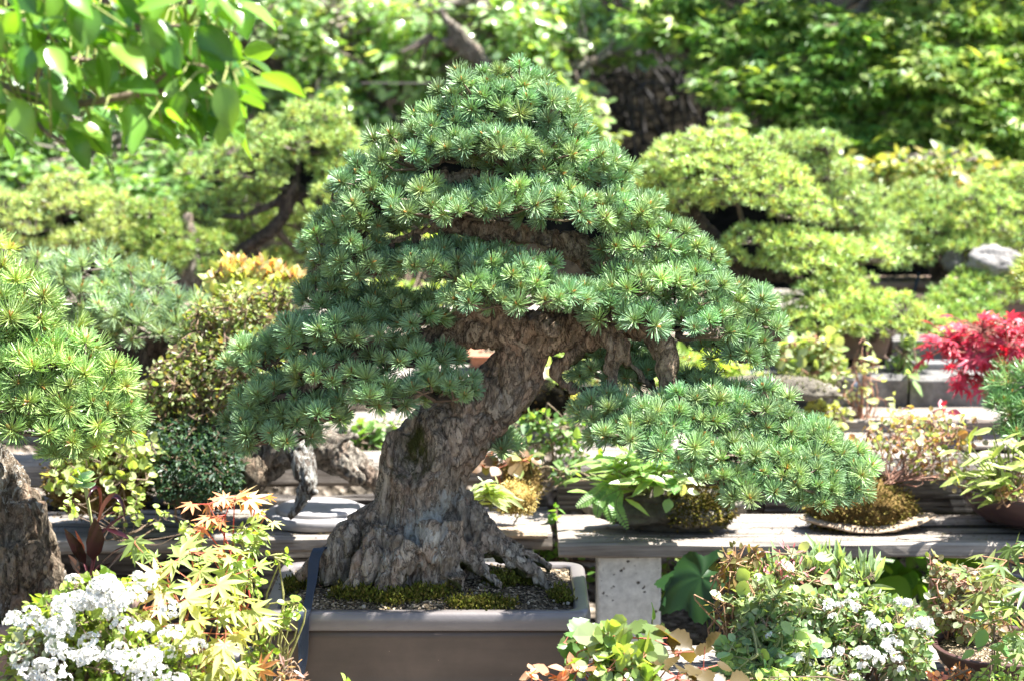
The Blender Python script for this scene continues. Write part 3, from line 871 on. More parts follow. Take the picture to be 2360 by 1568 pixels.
NEEDLE_IN, NEEDLE_OUT = (.36, .43, .13), (.315, .48, .265)
wood = MB()
def main_pad(x, y, Y, rx, ry, root, dep=None, sp=.0315, low=-.28, axis=None):
    ry = ry * rng.uniform(.72, 1.02); rx = rx * .98; x += rng.normal(0, 9); y += rng.normal(0, 10)
    C = at(x, y, Y); u = px(Y, y)
    rad = np.array([rx * u, dep or min(.16, max(.07, rx * u * .75)), ry * u])
    P, A = pad_points(rng, C, rad, sp, low, .13)
    # a few tufts inside the pad so it is not hollow
    d, s = ball(rng, max(3, len(P) // 6)); s[:, 2] = np.abs(s[:, 2]) * .6
    P = np.vstack([P, C + s * rad * .6]); A = np.vstack([A, norm(s + np.array([0, -.3, .6]))])
    mb = MB(); tufts(mb, rng, P, A, .0245, 108, .0015, NEEDLE_IN, NEEDLE_OUT, prism=True, spread=88)
    mb.build('foliage_pad', M['needle'], tree)
    R = at(*root); base = C + np.array([0, 0, -rad[2] * .55])
    tube(wood, spline([R, (R + base) / 2 + rng.normal(0, .012, 3), base], 8), np.linspace(.009, .0055, 8), 6, (.075, .05, .035), .3)
    sub = C + (rng.random((max(3, len(P) // 7), 3)) - .5) * 1.3 * rad * np.array([1, 1, .5]) - np.array([0, 0, rad[2] * .25])
    sticks(wood, np.tile(base, (len(sub), 1)), sub, .0048, .0032, hues(rng, [(.09, .06, .042), (.13, .10, .075)], len(sub)))
    j = ((P[:, None] - sub[None]) ** 2).sum(-1).argmin(1)
    m = (P + sub[j]) / 2 + rng.normal(0, .006, P.shape) - np.array([0, 0, .006])
    cc = hues(rng, [(.10, .07, .045), (.15, .11, .07)], len(P))
    sticks(wood, sub[j], m, .003, .0024, cc); sticks(wood, m, P, .0024, .0018, cc)

U = (1385, 470, 4.38)
for a in [
    (1130, 235, 4.38, 120, 72, (1150, 260, 4.38)), (1215, 270, 4.36, 110, 70, (1200, 320, 4.38)), (1040, 285, 4.37, 95, 62, (1170, 300, 4.38)), (1290, 300, 4.38, 90, 80, (1250, 380, 4.38)),
    (1130, 325, 4.31, 120, 55, (1190, 330, 4.37)), (960, 360, 4.35, 130, 62, (1010, 412, 4.33)), (1270, 375, 4.33, 120, 70, (1290, 425, 4.37)), (1390, 400, 4.38, 85, 75, (1380, 450, 4.38)),
    (1120, 352, 4.28, 110, 34, (1150, 402, 4.34)), (860, 410, 4.34, 95, 62, (910, 432, 4.32)), (850, 470, 4.31, 95, 60, (900, 440, 4.32)),
    (1070, 455, 4.25, 150, 40, (1100, 412, 4.33)), (1200, 462, 4.25, 110, 40, (1250, 420, 4.34)), (960, 458, 4.28, 90, 40, (1000, 415, 4.32)), (1330, 480, 4.28, 110, 62, (1385, 470, 4.36)), (1430, 490, 4.34, 90, 65, (1420, 520, 4.37)),
    (810, 545, 4.30, 85, 62, (890, 562, 4.28)), (850, 610, 4.27, 80, 48, (870, 572, 4.28)), (760, 610, 4.30, 50, 45, (830, 575, 4.28)),
    (1150, 630, 4.22, 130, 50, (1180, 650, 4.21)), (1220, 668, 4.18, 120, 52, (1180, 655, 4.19)), (1100, 668, 4.18, 85, 46, (1165, 660, 4.20)), (970, 605, 4.25, 60, 35, (960, 545, 4.29)), (1030, 585, 4.29, 80, 36, (1020, 530, 4.30)), (930, 575, 4.31, 70, 36, (900, 560, 4.28)), (1090, 560, 4.38, 90, 34, (1100, 532, 4.31)), (880, 500, 4.36, 80, 44, (900, 440, 4.32)),
    (1470, 575, 4.33, 100, 58, (1430, 600, 4.36)), (1580, 590, 4.36, 85, 55, (1560, 630, 4.36)), (1480, 650, 4.27, 100, 50, (1440, 690, 4.32)), (1610, 665, 4.32, 110, 62, (1600, 655, 4.36)), (1710, 720, 4.34, 95, 75, (1640, 670, 4.36)),
    (1600, 735, 4.28, 90, 55, (1570, 755, 4.30)), (1700, 805, 4.32, 85, 62, (1690, 800, 4.32)), (1405, 715, 4.24, 60, 42, (1430, 720, 4.31)), (1490, 735, 4.22, 45, 35, (1480, 748, 4.28)), (1340, 690, 4.22, 50, 40, (1350, 735, 4.29)),
    (1380, 850, 4.36, 95, 45, (1340, 900, 4.33)), (1500, 850, 4.36, 70, 50, (1500, 890, 4.29)), (1620, 900, 4.34, 80, 40, (1600, 960, 4.25)),
]: main_pad(*a)
for a in [
    (860, 700, 4.30, 120, 55, (900, 805, 4.28)), (745, 690, 4.33, 80, 62, (800, 840, 4.26)), (960, 725, 4.27, 80, 45, (960, 790, 4.28)), (700, 770, 4.31, 95, 58, (760, 862, 4.25)), (830, 770, 4.25, 110, 48, (860, 815, 4.26)),
    (620, 830, 4.32, 75, 52, (700, 900, 4.24)), (940, 825, 4.23, 110, 42, (940, 800, 4.28)), (790, 850, 4.24, 110, 45, (800, 845, 4.25)), (640, 895, 4.28, 80, 45, (690, 905, 4.24)), (1000, 910, 4.21, 95, 45, (980, 800, 4.27)),
    (870, 915, 4.22, 100, 45, (850, 825, 4.26)), (575, 950, 4.30, 60, 55, (690, 905, 4.24)), (650, 985, 4.25, 90, 48, (690, 905, 4.24)), (740, 965, 4.24, 70, 45, (740, 880, 4.25)), (580, 1010, 4.28, 55, 35, (690, 905, 4.24)),
]: main_pad(*a)
for a in [
    (1400, 955, 4.22, 90, 50, (1550, 925, 4.25)), (1510, 965, 4.17, 95, 50, (1560, 935, 4.25)), (1620, 950, 4.20, 95, 50, (1600, 960, 4.25)), (1730, 945, 4.25, 90, 45, (1700, 1000, 4.23)), (1560, 1030, 4.13, 90, 42, (1620, 980, 4.24)),
    (1680, 1040, 4.13, 90, 42, (1680, 995, 4.23)), (1810, 985, 4.22, 95, 60, (1800, 1030, 4.21)), (1890, 1045, 4.19, 80, 55, (1890, 1065, 4.20)), (1800, 1070, 4.12, 80, 40, (1780, 1020, 4.22)), (1960, 1060, 4.20, 55, 50, (1890, 1065, 4.20)), (1905, 1120, 4.13, 65, 38, (1890, 1065, 4.20)),
    (1710, 1100, 4.10, 65, 32, (1700, 1000, 4.23)), (1640, 1085, 4.10, 60, 30, (1700, 1000, 4.23)), (1850, 1120, 4.11, 70, 34, (1890, 1065, 4.20)), (1450, 1010, 4.14, 70, 32, (1560, 935, 4.25)), (1730, 1130, 4.08, 45, 24, (1700, 1000, 4.23)), (1960, 1120, 4.16, 45, 30, (1890, 1065, 4.20)), (1880, 1150, 4.10, 40, 22, (1890, 1065, 4.20)), (1560, 985, 4.30, 80, 34, (1560, 935, 4.25)),
]: main_pad(*a)
main_pad(1165, 1010, 4.40, 34, 26, (1120, 960, 4.36))
main_pad(1420, 1000, 4.20, 60, 30, (1560, 935, 4.25))
wood.build('twigs', M['twig'], tree)

# blue tie strap over the left root and the pot rim
def strap(rows, name, label, t=.0012, ncol=10):
    P = np.array([list(at(x, y, Y)) + [w * px(Y, y), tw] for x, y, Y, w, tw in rows]); S = spline(P, 60)
    T = norm(np.gradient(S[:, :3], axis=0)); mb = MB()
    V, C = [], []
    for p, tt, in zip(S, T):
        side = norm(np.array([math.cos(p[4]), math.sin(p[4]), 0]) - tt * np.dot(tt, [math.cos(p[4]), math.sin(p[4]), 0])); nn = np.cross(side, tt)
        for f in (1, -1):
            for k in range(ncol * 2):
                s = (k + .5) / (ncol * 2) - .5
                V.append(p[:3] + side * s * p[3] * f + nn * t * f * (1 + .6 * (k % 2)))
                C.append((.014, .020, .034) if k % 2 else (.055, .072, .105))
    n = ncol * 4; m = len(S)
    i, j = np.meshgrid(np.arange(m - 1), np.arange(n), indexing='ij'); j2 = (j + 1) % n
    mb.add(np.array(V), None, np.stack([i * n + j, (i + 1) * n + j, (i + 1) * n + j2, i * n + j2], -1).reshape(-1, 4), np.array(C))
    return tag(mb.build(name, M['webbing']), label, 'strap')
strap([(752, 1262, 4.32, 24, .5), (735, 1264, 4.265, 25, .4), (724, 1290, 4.245, 26, .1), (720, 1330, 4.22, 24, -.5), (714, 1368, 4.165, 20, -.9), (707, 1400, 4.118, 22, -.3), (701, 1415, 4.098, 27, 0), (699, 1450, 4.094, 26, .1), (698, 1510, 4.092, 24, .5), (693, 1560, 4.09, 20, .9), (692, 1620, 4.09, 14, 1.2)],
      'tie_strap', 'dark blue woven strap tied round a root and hanging over the pot rim')

# ================================================================ other bonsai of the terrace
def pine(label, base, trunks, pads, cin, cout, R=.0205, K=40, w=.0021, sp=.028, mname='barkdark', seed=1, group='pine bonsai on the terrace', name='pine_bonsai', cat='bonsai', voxel=.010, amp=.006, fr=24, spread=98, low=-.3, core=.5, mask=None, var=.14, twigc=((.08, .06, .045), (.13, .10, .08)), prism=False):
    """trunks: rows for Dp; pads: (x, y, Y, rx, ry[, depth m])."""
    rng = np.random.default_rng(seed)
    tr = [Dp(t) for t in trunks]
    o = thing(name, label, cat, base, group)
    trunk(tr, mname, o, voxel, amp, fr, seed, mask)
    S = np.concatenate([P for P, r in tr]); tw = MB()
    for p in pads:
        x, y, Y, rx, ry = p[:5]
        C = at(x, y, Y); u = px(Y, y)
        rad = np.array([rx * u, p[5] if len(p) > 5 else min(.26, max(.08, rx * u * .7)), ry * u])
        P, A = pad_points(rng, C, rad, sp, low)
        d, s = ball(rng, max(3, int(len(P) * .2))); s[:, 2] = np.abs(s[:, 2]) * .7
        P = np.vstack([P, C + s * rad * .7]); A = np.vstack([A, norm(s + np.array([0, -.3, .6]))])
        mb = MB(); tufts(mb, rng, P, A, R, K, w, cin, cout, spread=spread, var=var, prism=prism)
        mb.build('foliage_pad', M['needle'], o)
        b = C - np.array([0, 0, rad[2] * core])
        n = S[((S - b) ** 2).sum(1).argmin()]
        tube(tw, spline([n, (n + b) / 2 + rng.normal(0, .012, 3), b], 6), np.linspace(.011, .006, 6), 6, twigc[0], .3)
        sub = C + (rng.random((max(3, len(P) // 9), 3)) - .5) * 1.3 * rad * np.array([1, 1, .5]) - np.array([0, 0, rad[2] * .25])
        sticks(tw, np.tile(b, (len(sub), 1)), sub, .0055, .0035, hues(rng, twigc, len(sub)))
        j = ((P[:, None] - sub[None]) ** 2).sum(-1).argmin(1)
        sticks(tw, sub[j], P, .0032, .0018, hues(rng, twigc, len(P)))
    tw.build('twigs', M['twig'], o)
    return o

YG_IN, YG_OUT = (.50, .52, .10), (.46, .57, .17)        # yellow green
GR_IN, GR_OUT = (.32, .40, .10), (.26, .40, .15)        # fresh green
BG_IN, BG_OUT = (.28, .36, .14), (.25, .38, .23)        # bluish green
OL_IN, OL_OUT = (.42, .48, .14), (.40, .52, .20)        # olive

def lmask(lich, moss, split):
    def f(V, N):
        p = nzv(V, 6, 3.)
        return np.column_stack([.05 + lich * (p > -.1), moss * np.clip((split - V[:, 2]) / .08, 0, 1), V[:, 2] * 0])
    return f

# near left: bright pine whose trunk fills the left edge
b0 = at(20, 1500, 4.35)
pot_rect('reddish brown pot at the bottom left corner under the bright pine', -.99, 4.36, ZF, .46, .38, .13, 'redclay', lip=.03)
pine('bright yellow green pine with long needles at the left edge', (b0[0], 4.36, ZF + .12),
     [[(25, 1570, 4.34, 165), (18, 1450, 4.34, 148), (18, 1330, 4.34, 132), (0, 1220, 4.34, 108), (-38, 1120, 4.34, 98), (-105, 1030, 4.34, 82), (-160, 940, 4.34, 66), (-200, 840, 4.34, 50)],
      [(60, 1160, 4.30, 44), (70, 1260, 4.28, 42), (95, 1360, 4.26, 38), (120, 1450, 4.24, 26)], [(20, 1250, 4.26, 50), (30, 1370, 4.24, 46), (40, 1470, 4.22, 36)],
      [(-60, 990, 4.34, 36), (20, 930, 4.30, 22), (120, 900, 4.26, 15), (220, 930, 4.24, 10)], [(-130, 860, 4.34, 30), (-40, 780, 4.30, 20), (60, 760, 4.28, 13)]],
     [(-40, 640, 4.34, 100, 50), (40, 690, 4.28, 90, 60), (-20, 740, 4.24, 100, 50), (100, 760, 4.26, 85, 50), (-60, 820, 4.20, 120, 60), (150, 830, 4.22, 110, 55), (50, 850, 4.18, 110, 50), (230, 880, 4.22, 90, 60), (130, 920, 4.16, 110, 55), (20, 930, 4.16, 100, 50), (270, 950, 4.20, 60, 50), (90, 980, 4.14, 90, 40), (190, 990, 4.16, 90, 40), (150, 1030, 4.18, 50, 28), (-60, 900, 4.22, 80, 60)],
     (.42, .47, .11), (.34, .51, .20), R=.0315, K=100, w=.0017, sp=.043, mname='barkgrey', seed=21, voxel=.005, amp=.013, fr=22, low=-.6, mask=lmask(.25, .55, .56), prism=True)
# tip of another pine high on the left edge
pine('small pine tip reaching in at the left edge above the bright pine', at(-160, 700, 4.9), [[(-170, 800, 4.9, 16), (-120, 690, 4.9, 12), (-60, 610, 4.9, 7)]], [(-30, 570, 4.9, 55, 45), (-70, 620, 4.9, 60, 40)], YG_IN, YG_OUT, R=.035, K=50, sp=.05, seed=22)

# bluish pine behind it with a slanting trunk
pine('soft bluish green pine with drooping pads behind the bright left pine', at(420, 1040, 5.45),
     [[(520, 1060, 5.42, 40), (450, 980, 5.42, 42), (370, 890, 5.44, 44), (290, 810, 5.46, 40), (200, 740, 5.48, 26), (130, 690, 5.48, 14)], [(330, 850, 5.44, 26), (380, 760, 5.4, 16), (400, 700, 5.38, 10)], [(380, 900, 5.42, 20), (345, 960, 5.38, 12), (330, 1010, 5.36, 7)]],
     [(110, 640, 5.5, 90, 50), (210, 620, 5.5, 110, 42), (310, 660, 5.46, 90, 40), (170, 690, 5.42, 110, 42), (290, 720, 5.38, 110, 42), (400, 710, 5.4, 70, 36), (350, 760, 5.34, 80, 36), (190, 760, 5.4, 90, 36), (450, 750, 5.38, 55, 26), (60, 700, 5.5, 60, 40)],
     BG_IN, (.29, .42, .25), R=.036, K=70, w=.0022, sp=.046, mname='barkdark', seed=23, spread=80, amp=.009, fr=16)

# upper left row
pine('tall pine with a dark S-curved bare trunk and cloud pads left of the main tree', at(500, 690, 6.95),
     [[(480, 720, 6.9, 20), (500, 645, 6.9, 18), (540, 590, 6.9, 16), (600, 550, 6.9, 15), (645, 510, 6.9, 14), (668, 460, 6.9, 13), (680, 420, 6.9, 11), (690, 350, 6.95, 10), (700, 300, 6.95, 6)], [(680, 430, 6.95, 12), (630, 470, 6.9, 9), (560, 500, 6.9, 7)], [(685, 430, 6.95, 12), (740, 470, 6.9, 8), (780, 500, 6.9, 6)], [(688, 360, 6.95, 10), (600, 390, 6.9, 8), (540, 400, 6.9, 5)], [(685, 440, 6.93, 8), (705, 490, 6.9, 4)]],
     [(715, 270, 6.95, 75, 34), (640, 305, 6.95, 75, 34), (775, 320, 6.95, 55, 32), (700, 330, 6.88, 80, 30), (560, 350, 6.95, 70, 34), (480, 395, 6.95, 70, 34), (600, 400, 6.88, 75, 30), (780, 390, 6.92, 70, 30), (770, 440, 6.86, 60, 30), (550, 455, 6.98, 75, 34), (470, 480, 6.98, 80, 32), (610, 430, 7.05, 50, 26), (765, 515, 6.92, 70, 34), (720, 580, 7.08, 80, 40), (640, 610, 7.08, 60, 34), (520, 540, 7.06, 70, 34), (430, 510, 6.95, 70, 34), (640, 360, 6.9, 70, 30), (800, 350, 6.95, 50, 34), (690, 500, 7.1, 90, 50), (590, 520, 7.1, 80, 40), (800, 450, 6.95, 60, 34)],
     GR_IN, (.40, .56, .19), seed=24)
pot_rect('brown pot under the S-curved pine', at(470, 690, 6.95)[0], 7.0, Z4, .30, .22, .07, 'redclay')
pine('olive pine with three rounded crowns at the left edge', at(150, 640, 6.9),
     [[(140, 680, 6.9, 24), (128, 600, 6.9, 18), (132, 530, 6.9, 16), (128, 480, 6.9, 13), (140, 430, 6.9, 8)], [(132, 560, 6.9, 10), (220, 540, 6.88, 8), (250, 500, 6.86, 6)], [(130, 560, 6.9, 10), (50, 530, 6.88, 8), (20, 490, 6.86, 6)]],
     [(140, 430, 6.92, 60, 34), (175, 475, 6.86, 55, 30), (95, 470, 6.88, 50, 28), (30, 480, 6.86, 62, 40), (60, 520, 6.82, 62, 34), (250, 480, 6.88, 62, 42), (265, 530, 6.82, 62, 40), (225, 540, 6.8, 50, 34), (290, 570, 6.82, 36, 34), (40, 570, 6.82, 70, 34), (170, 560, 6.8, 60, 30), (-30, 470, 6.9, 60, 44), (230, 460, 6.96, 50, 28)],
     OL_IN, OL_OUT, seed=25)
pine('deep green pine with bleached deadwood trunk left of the S-curved pine', at(430, 660, 6.8),
     [[(430, 670, 6.8, 26), (442, 620, 6.8, 30), (425, 570, 6.8, 26), (440, 540, 6.8, 15), (432, 500, 6.8, 12), (448, 490, 6.8, 5)], [(430, 600, 6.8, 14), (380, 570, 6.8, 9), (340, 540, 6.8, 6)]],
     [(350, 490, 6.84, 62, 30), (380, 530, 6.8, 60, 26), (330, 560, 6.8, 60, 34), (400, 580, 6.74, 46, 26), (490, 560, 6.8, 50, 28), (360, 610, 6.74, 60, 28), (500, 620, 6.76, 42, 26), (320, 620, 6.78, 50, 26)],
     GR_IN, (.26, .40, .10), seed=26, mname='deadwood')
pot_rect('low brown pot under the deadwood pine', at(425, 680, 6.7)[0], 6.75, Z4, .24, .2, .055, 'redclay')
# bright pieces of deadwood
# right row
pine('yellow green pine with a broad domed crown right of the main tree', at(1700, 800, 6.36),
     [[(1740, 800, 6.36, 40), (1738, 730, 6.36, 36), (1728, 670, 6.36, 36), (1700, 620, 6.36, 32), (1650, 560, 6.36, 26), (1600, 500, 6.36, 20), (1580, 430, 6.36, 13)], [(1590, 500, 6.34, 12), (1565, 470, 6.32, 8), (1580, 430, 6.32, 6)], [(1700, 620, 6.36, 20), (1800, 640, 6.34, 14), (1880, 650, 6.32, 9)], [(1660, 570, 6.36, 16), (1760, 540, 6.34, 10), (1830, 530, 6.32, 6)], [(1730, 700, 6.36, 20), (1850, 740, 6.30, 14), (2000, 760, 6.28, 8)]],
     [(1640, 335, 6.38, 100, 42), (1560, 380, 6.36, 95, 50), (1720, 370, 6.36, 100, 45), (1640, 400, 6.28, 110, 42), (1500, 430, 6.36, 70, 50), (1790, 420, 6.34, 85, 45), (1700, 450, 6.26, 100, 40), (1580, 460, 6.28, 70, 36), (1840, 480, 6.30, 70, 42), (1520, 510, 6.34, 60, 42), (1750, 550, 6.28, 90, 30), (1660, 590, 6.28, 60, 30), (1840, 560, 6.26, 80, 36), (1920, 580, 6.28, 75, 34), (1990, 590, 6.3, 70, 38), (1860, 610, 6.22, 80, 30), (1940, 640, 6.24, 60, 26), (1790, 600, 6.3, 50, 26),
      # trailing lower pad over the pot
      (1880, 690, 6.22, 80, 42), (1960, 700, 6.18, 90, 42), (2040, 715, 6.16, 85, 38), (2110, 735, 6.16, 70, 34), (1920, 740, 6.14, 90, 34), (2020, 755, 6.12, 90, 28), (1830, 740, 6.2, 55, 32), (2150, 755, 6.16, 40, 24)],
     (.44, .52, .12), (.40, .56, .20), seed=31)
pp = at(1900, 855, 6.24)
pot_rect('pinkish brown rectangular pot with a drainage rim right of the main tree', at(1880, 800, 6.33)[0], 6.35, Z3, .43, .20, .098, 'redclay', lip=.02, r=.02, taper=.93, mound=.012)
pine('green pine with stacked clouds standing behind the domed yellow pine', at(1900, 640, 6.95),
     [[(1930, 690, 6.95, 26), (1920, 600, 6.95, 20), (1890, 500, 6.95, 16), (1870, 400, 6.95, 10)]],
     [(1860, 335, 6.98, 75, 34), (1900, 330, 6.9, 40, 28), (1830, 370, 6.95, 70, 34), (1910, 400, 6.92, 75, 36), (1960, 450, 6.9, 70, 36), (1990, 510, 6.88, 75, 38), (1930, 500, 6.86, 80, 34), (2020, 560, 6.84, 60, 34), (1780, 330, 7.0, 50, 30)],
     GR_IN, (.38, .54, .21), seed=32)
pine('grey green pine behind the brown pot with the strap', at(2120, 650, 7.1),
     [[(2150, 690, 7.1, 26), (2160, 630, 7.1, 20), (2140, 560, 7.1, 16), (2130, 480, 7.1, 10)], [(2150, 620, 7.1, 14), (2210, 610, 7.06, 10), (2230, 590, 7.04, 8)]],
     [(2120, 450, 7.12, 70, 34), (2170, 480, 7.06, 70, 34), (2070, 490, 7.08, 60, 34), (2130, 520, 7.02, 80, 34), (2050, 540, 7.02, 70, 34), (2160, 570, 7.0, 60, 30), (2080, 600, 6.98, 60, 28), (2200, 540, 7.04, 40, 26)],
     GR_IN, (.35, .50, .19), seed=33)
pine('yellow green pine with layered pads at the right edge above a pale rock', at(2330, 640, 7.0),
     [[(2400, 690, 7.0, 36), (2380, 620, 7.0, 28), (2350, 540, 7.0, 20), (2330, 460, 7.0, 12)]],
     [(2310, 430, 7.02, 75, 34), (2370, 410, 7.02, 60, 34), (2260, 460, 6.98, 62, 30), (2340, 480, 6.94, 80, 30), (2240, 510, 6.94, 60, 30), (2310, 530, 6.9, 80, 30), (2260, 570, 6.88, 60, 22), (2370, 560, 6.9, 60, 30), (2210, 560, 6.92, 34, 20)],
     (.44, .52, .12), (.38, .54, .19), seed=34)
pine('low fresh green pine pad spreading over a small grey pot at right', at(2250, 730, 6.75),
     [[(2270, 740, 6.75, 20), (2265, 700, 6.75, 16), (2250, 660, 6.75, 10)]],
     [(2260, 640, 6.78, 70, 24), (2210, 670, 6.74, 62, 24), (2300, 680, 6.72, 75, 26), (2180, 700, 6.7, 50, 24), (2240, 715, 6.66, 75, 24), (2200, 735, 6.64, 55, 18)],
     GR_IN, (.30, .48, .13), seed=35)
pot_rect('long brown pot tied with a grey strap at far right', at(2090, 660, 7.1)[0], 7.12, Z4, .36, .22, .075, 'redclay', lip=.02, r=.02)
pot_rect('small square grey brown pot beside the long strapped pot', at(2165, 690, 6.8)[0] + .02, 6.86, Z4 - .02, .17, .15, .075, 'clay', lip=.012, r=.012)
pot_rect('reddish pot behind the red maple at the right edge', at(2370, 720, 6.9)[0], 6.95, Z4 - .02, .30, .2, .08, 'redclay', lip=.015, r=.015)
strap([(2117, 630, 7.02, 9, .1), (2112, 650, 6.98, 9, .1), (2106, 670, 6.975, 9, .2), (2100, 690, 6.97, 9, .3)], 'tie_strap', 'thin grey strap across the long pot at far right', ncol=3)
strap([(1996, 772, 6.235, 10, .1), (1990, 800, 6.232, 10, .1), (1985, 835, 6.228, 10, .2), (1978, 868, 6.2, 10, .3), (1972, 880, 6.03, 10, .3), (1962, 925, 6.028, 9, .3), (1960, 932, 6.027, 8, .3)], 'tie_strap', 'thin grey strap hanging from the pinkish brown pot over the grey block', ncol=3)
# right edge, nearer
pine('deep bluish green pine branch at the right edge below the red maple', at(2420, 1050, 5.2),
     [[(2480, 1080, 5.22, 24), (2450, 1000, 5.22, 20), (2400, 930, 5.2, 12), (2360, 900, 5.18, 8)]],
     [(2340, 880, 5.2, 62, 44), (2320, 930, 5.16, 56, 36), (2370, 960, 5.12, 60, 40), (2350, 1000, 5.1, 40, 26), (2400, 900, 5.2, 60, 50)],
     GR_IN, (.18, .36, .15), seed=36, K=60, sp=.048, R=.033, w=.0018, prism=True)
pine('pine twig tip reaching in at the right edge above the red maple', at(2440, 700, 5.6), [[(2450, 720, 5.6, 12), (2410, 670, 5.6, 8), (2380, 650, 5.6, 5)]], [(2375, 620, 5.6, 34, 36), (2370, 660, 5.6, 34, 30)], YG_IN, (.26, .36, .12), seed=37, K=44, sp=.045, R=.034)
pine('pine behind the main trunk seen through the gap on the right', at(1480, 870, 5.7), [[(1500, 880, 5.75, 14), (1480, 830, 5.72, 10), (1400, 800, 5.7, 7)]], [(1370, 830, 5.7, 70, 34), (1450, 850, 5.66, 70, 34), (1330, 870, 5.66, 50, 30), (1530, 830, 5.7, 60, 36)], GR_IN, (.27, .36, .14), seed=38, K=40, sp=.05, R=.034)

# ================================================================ shrubs and small plants
def shrub(label, base, clumps, tpl, size, cols, stemc=((.12, .08, .05), (.16, .11, .07)), nst=7, droop=.15, up=.6, wide=1.0, lmat='leaf', seed=1, name='shrub', cat='shrub', group=None, stem_r=.003, two=None, var=.16, svar=.3, per=None, flowers=None, shell=.42, lname='leaves', sname='stems', wob=.02, spacebase=.01):
    """clumps: (x, y, Y, rx, ry, count[, depth m]); leaves cluster along stems that rise from the base."""
    rng = np.random.default_rng(seed)
    base = np.asarray(base, float)
    o = thing(name, label, cat, base, group)
    lv, st = MB(), MB()
    for q in clumps:
        x, y, Y, rx, ry, n = q[:6]
        C = at(x, y, Y); u = px(Y, y); rad = np.array([rx * u, q[6] if len(q) > 6 else max(.03, .8 * min(rx, ry) * u + .3 * rx * u), ry * u])
        d, s = ball(rng, n, shell)
        P = C + s * rad
        D = norm(s * .7 + rng.normal(0, .55, (n, 3)) + np.array([0, 0, -droop]))
        Nn = norm(rng.normal(0, .45, (n, 3)) + np.array([0, -.25, up]) + d * .4)
        leaves(lv, tpl, P, D, Nn, size * np.exp(rng.normal(0, svar, n)), hues(rng, cols, n, var), wide, two)
        for k in range(nst):
            B = base + np.append(rng.normal(0, spacebase, 2), 0)
            e = C + ball(rng, 1, .5)[1][0] * rad * .95
            m1 = B + (e - B) * .4 + rng.normal(0, wob, 3); m2 = B + (e - B) * .75 + rng.normal(0, wob, 3)
            S = spline([B, m1, m2, e], 9); r = np.linspace(stem_r, stem_r * .35, 9)
            sticks(st, S[:-1], S[1:], r[:-1], r[1:], hues(rng, stemc, 8, .12))
        m = min(n, 260)
        i = rng.choice(n, m, False); j = ((P[i][:, None] - P[rng.choice(n, min(n, 40), False)][None]) ** 2).sum(-1)
        sub = C + rng.normal(0, .4, (max(4, m // 8), 3)) * rad
        j = ((P[i][:, None] - sub[None]) ** 2).sum(-1).argmin(1)
        sticks(st, sub[j], P[i], stem_r * .4, stem_r * .25, hues(rng, stemc, m, .15))
    lv.build(lname, M[lmat], o)
    st.build(sname, M['twig'], o)
    if flowers:
        for f in flowers: f(o, rng)
    return o

def blade_plant(label, base, fans, tpl, cols, seed=1, name='leafy_plant', cat='plant', lmat='leaf', two=None, wide=1.0, stemc=((.12, .14, .05),), group=None, stem_r=.0018):
    """Separate leaves given one by one: (x0, y0, Y0, x1, y1, Y1[, wide]) from leaf base to tip; stems run to the plant base."""
    rng = np.random.default_rng(seed); base = np.asarray(base, float)
    o = thing(name, label, cat, base, group); lv, st = MB(), MB()
    for f in fans:
        a, b = at(*f[:3]), at(*f[3:6]); L = np.linalg.norm(b - a)
        n = norm(np.array([0, -.45, .9]) + rng.normal(0, .25, 3))
        leaves(lv, tpl, a[None], (b - a)[None], n[None], [L], hues(rng, cols, 1, .14), f[6] if len(f) > 6 else wide, two)
        S = spline([base, (base + a) / 2 + np.array([0, 0, .25 * L]) * .3, a], 6)
        sticks(st, S[:-1], S[1:], stem_r, stem_r * .8, hues(rng, stemc, 5, .1))
    lv.build('leaves', M[lmat], o, True); st.build('stems', M['twig'], o)
    return o

def flower_heads(rows, r, petals=26, cols=((.78, .78, .74),), ctr=None, name='flower_cluster', psize=.0075, dome=True, dupe=None):
    """Domes of tiny petals, each head a part of its plant."""
    def f(o, rng):
        base = np.array(o.matrix_basis.translation); protos = []
        for k, (x, y, Y) in enumerate(rows):
            p = at(x, y, Y)
            if len(protos) < 5:
                mb = MB(); d = norm(rng.normal(size=(petals, 3))); d[:, 2] = np.abs(d[:, 2]) * .9 - .15; d[:, 1] -= .15; d = norm(d)
                c = d * r * np.array([1.15, 1.15, .75])
                for q in range(5):
                    a = q * 2 * np.pi / 5 + rng.random(petals) * 1.2
                    ref = norm(np.cross(d, np.array([.3, .2, 1.0]))); oth = np.cross(d, ref)
                    dirs = norm(ref * np.cos(a)[:, None] + oth * np.sin(a)[:, None] + d * .35)
                    leaves(mb, 'round', c, dirs, d, psize * (.8 + .4 * rng.random(petals)), hues(rng, cols, petals, .05), 1.0)
                if ctr is not None: sticks(mb, c, c + d * psize * .3, psize * .28, psize * .15, np.array(ctr))
                ob = mb.build(name, M['petal'], o)
                ob.data.transform(__import__('mathutils').Matrix.Identity(4))
                v = np.zeros(len(ob.data.vertices) * 3); ob.data.vertices.foreach_get("co", v)
                ob.data.vertices.foreach_set("co", (v.reshape(-1, 3) + base).ravel()); ob.data.update()
                protos.append(ob)
            else:
                s = protos[k % 5]; ob = s.copy(); col.objects.link(ob); ob.parent = o
            ob.location = tuple(p - base)
            ob.rotation_euler = (rng.normal(0, .25), rng.normal(0, .25), rng.random() * 6.28)
            ob.scale = (rng.uniform(.75, 1.2),) * 3
    return f

def grid_rows(rng, x, y, Y, rx, ry, n, front=.06):
    out = []
    for k in range(n):
        a = rng.random() * 2 * np.pi; u = math.sqrt(rng.random())
        out.append((x + rx * u * math.cos(a), y + ry * u * math.sin(a), Y - front * math.sqrt(1 - u * u) * (.6 + .5 * rng.random()) - .03))
    return out

g = np.random.default_rng(77)
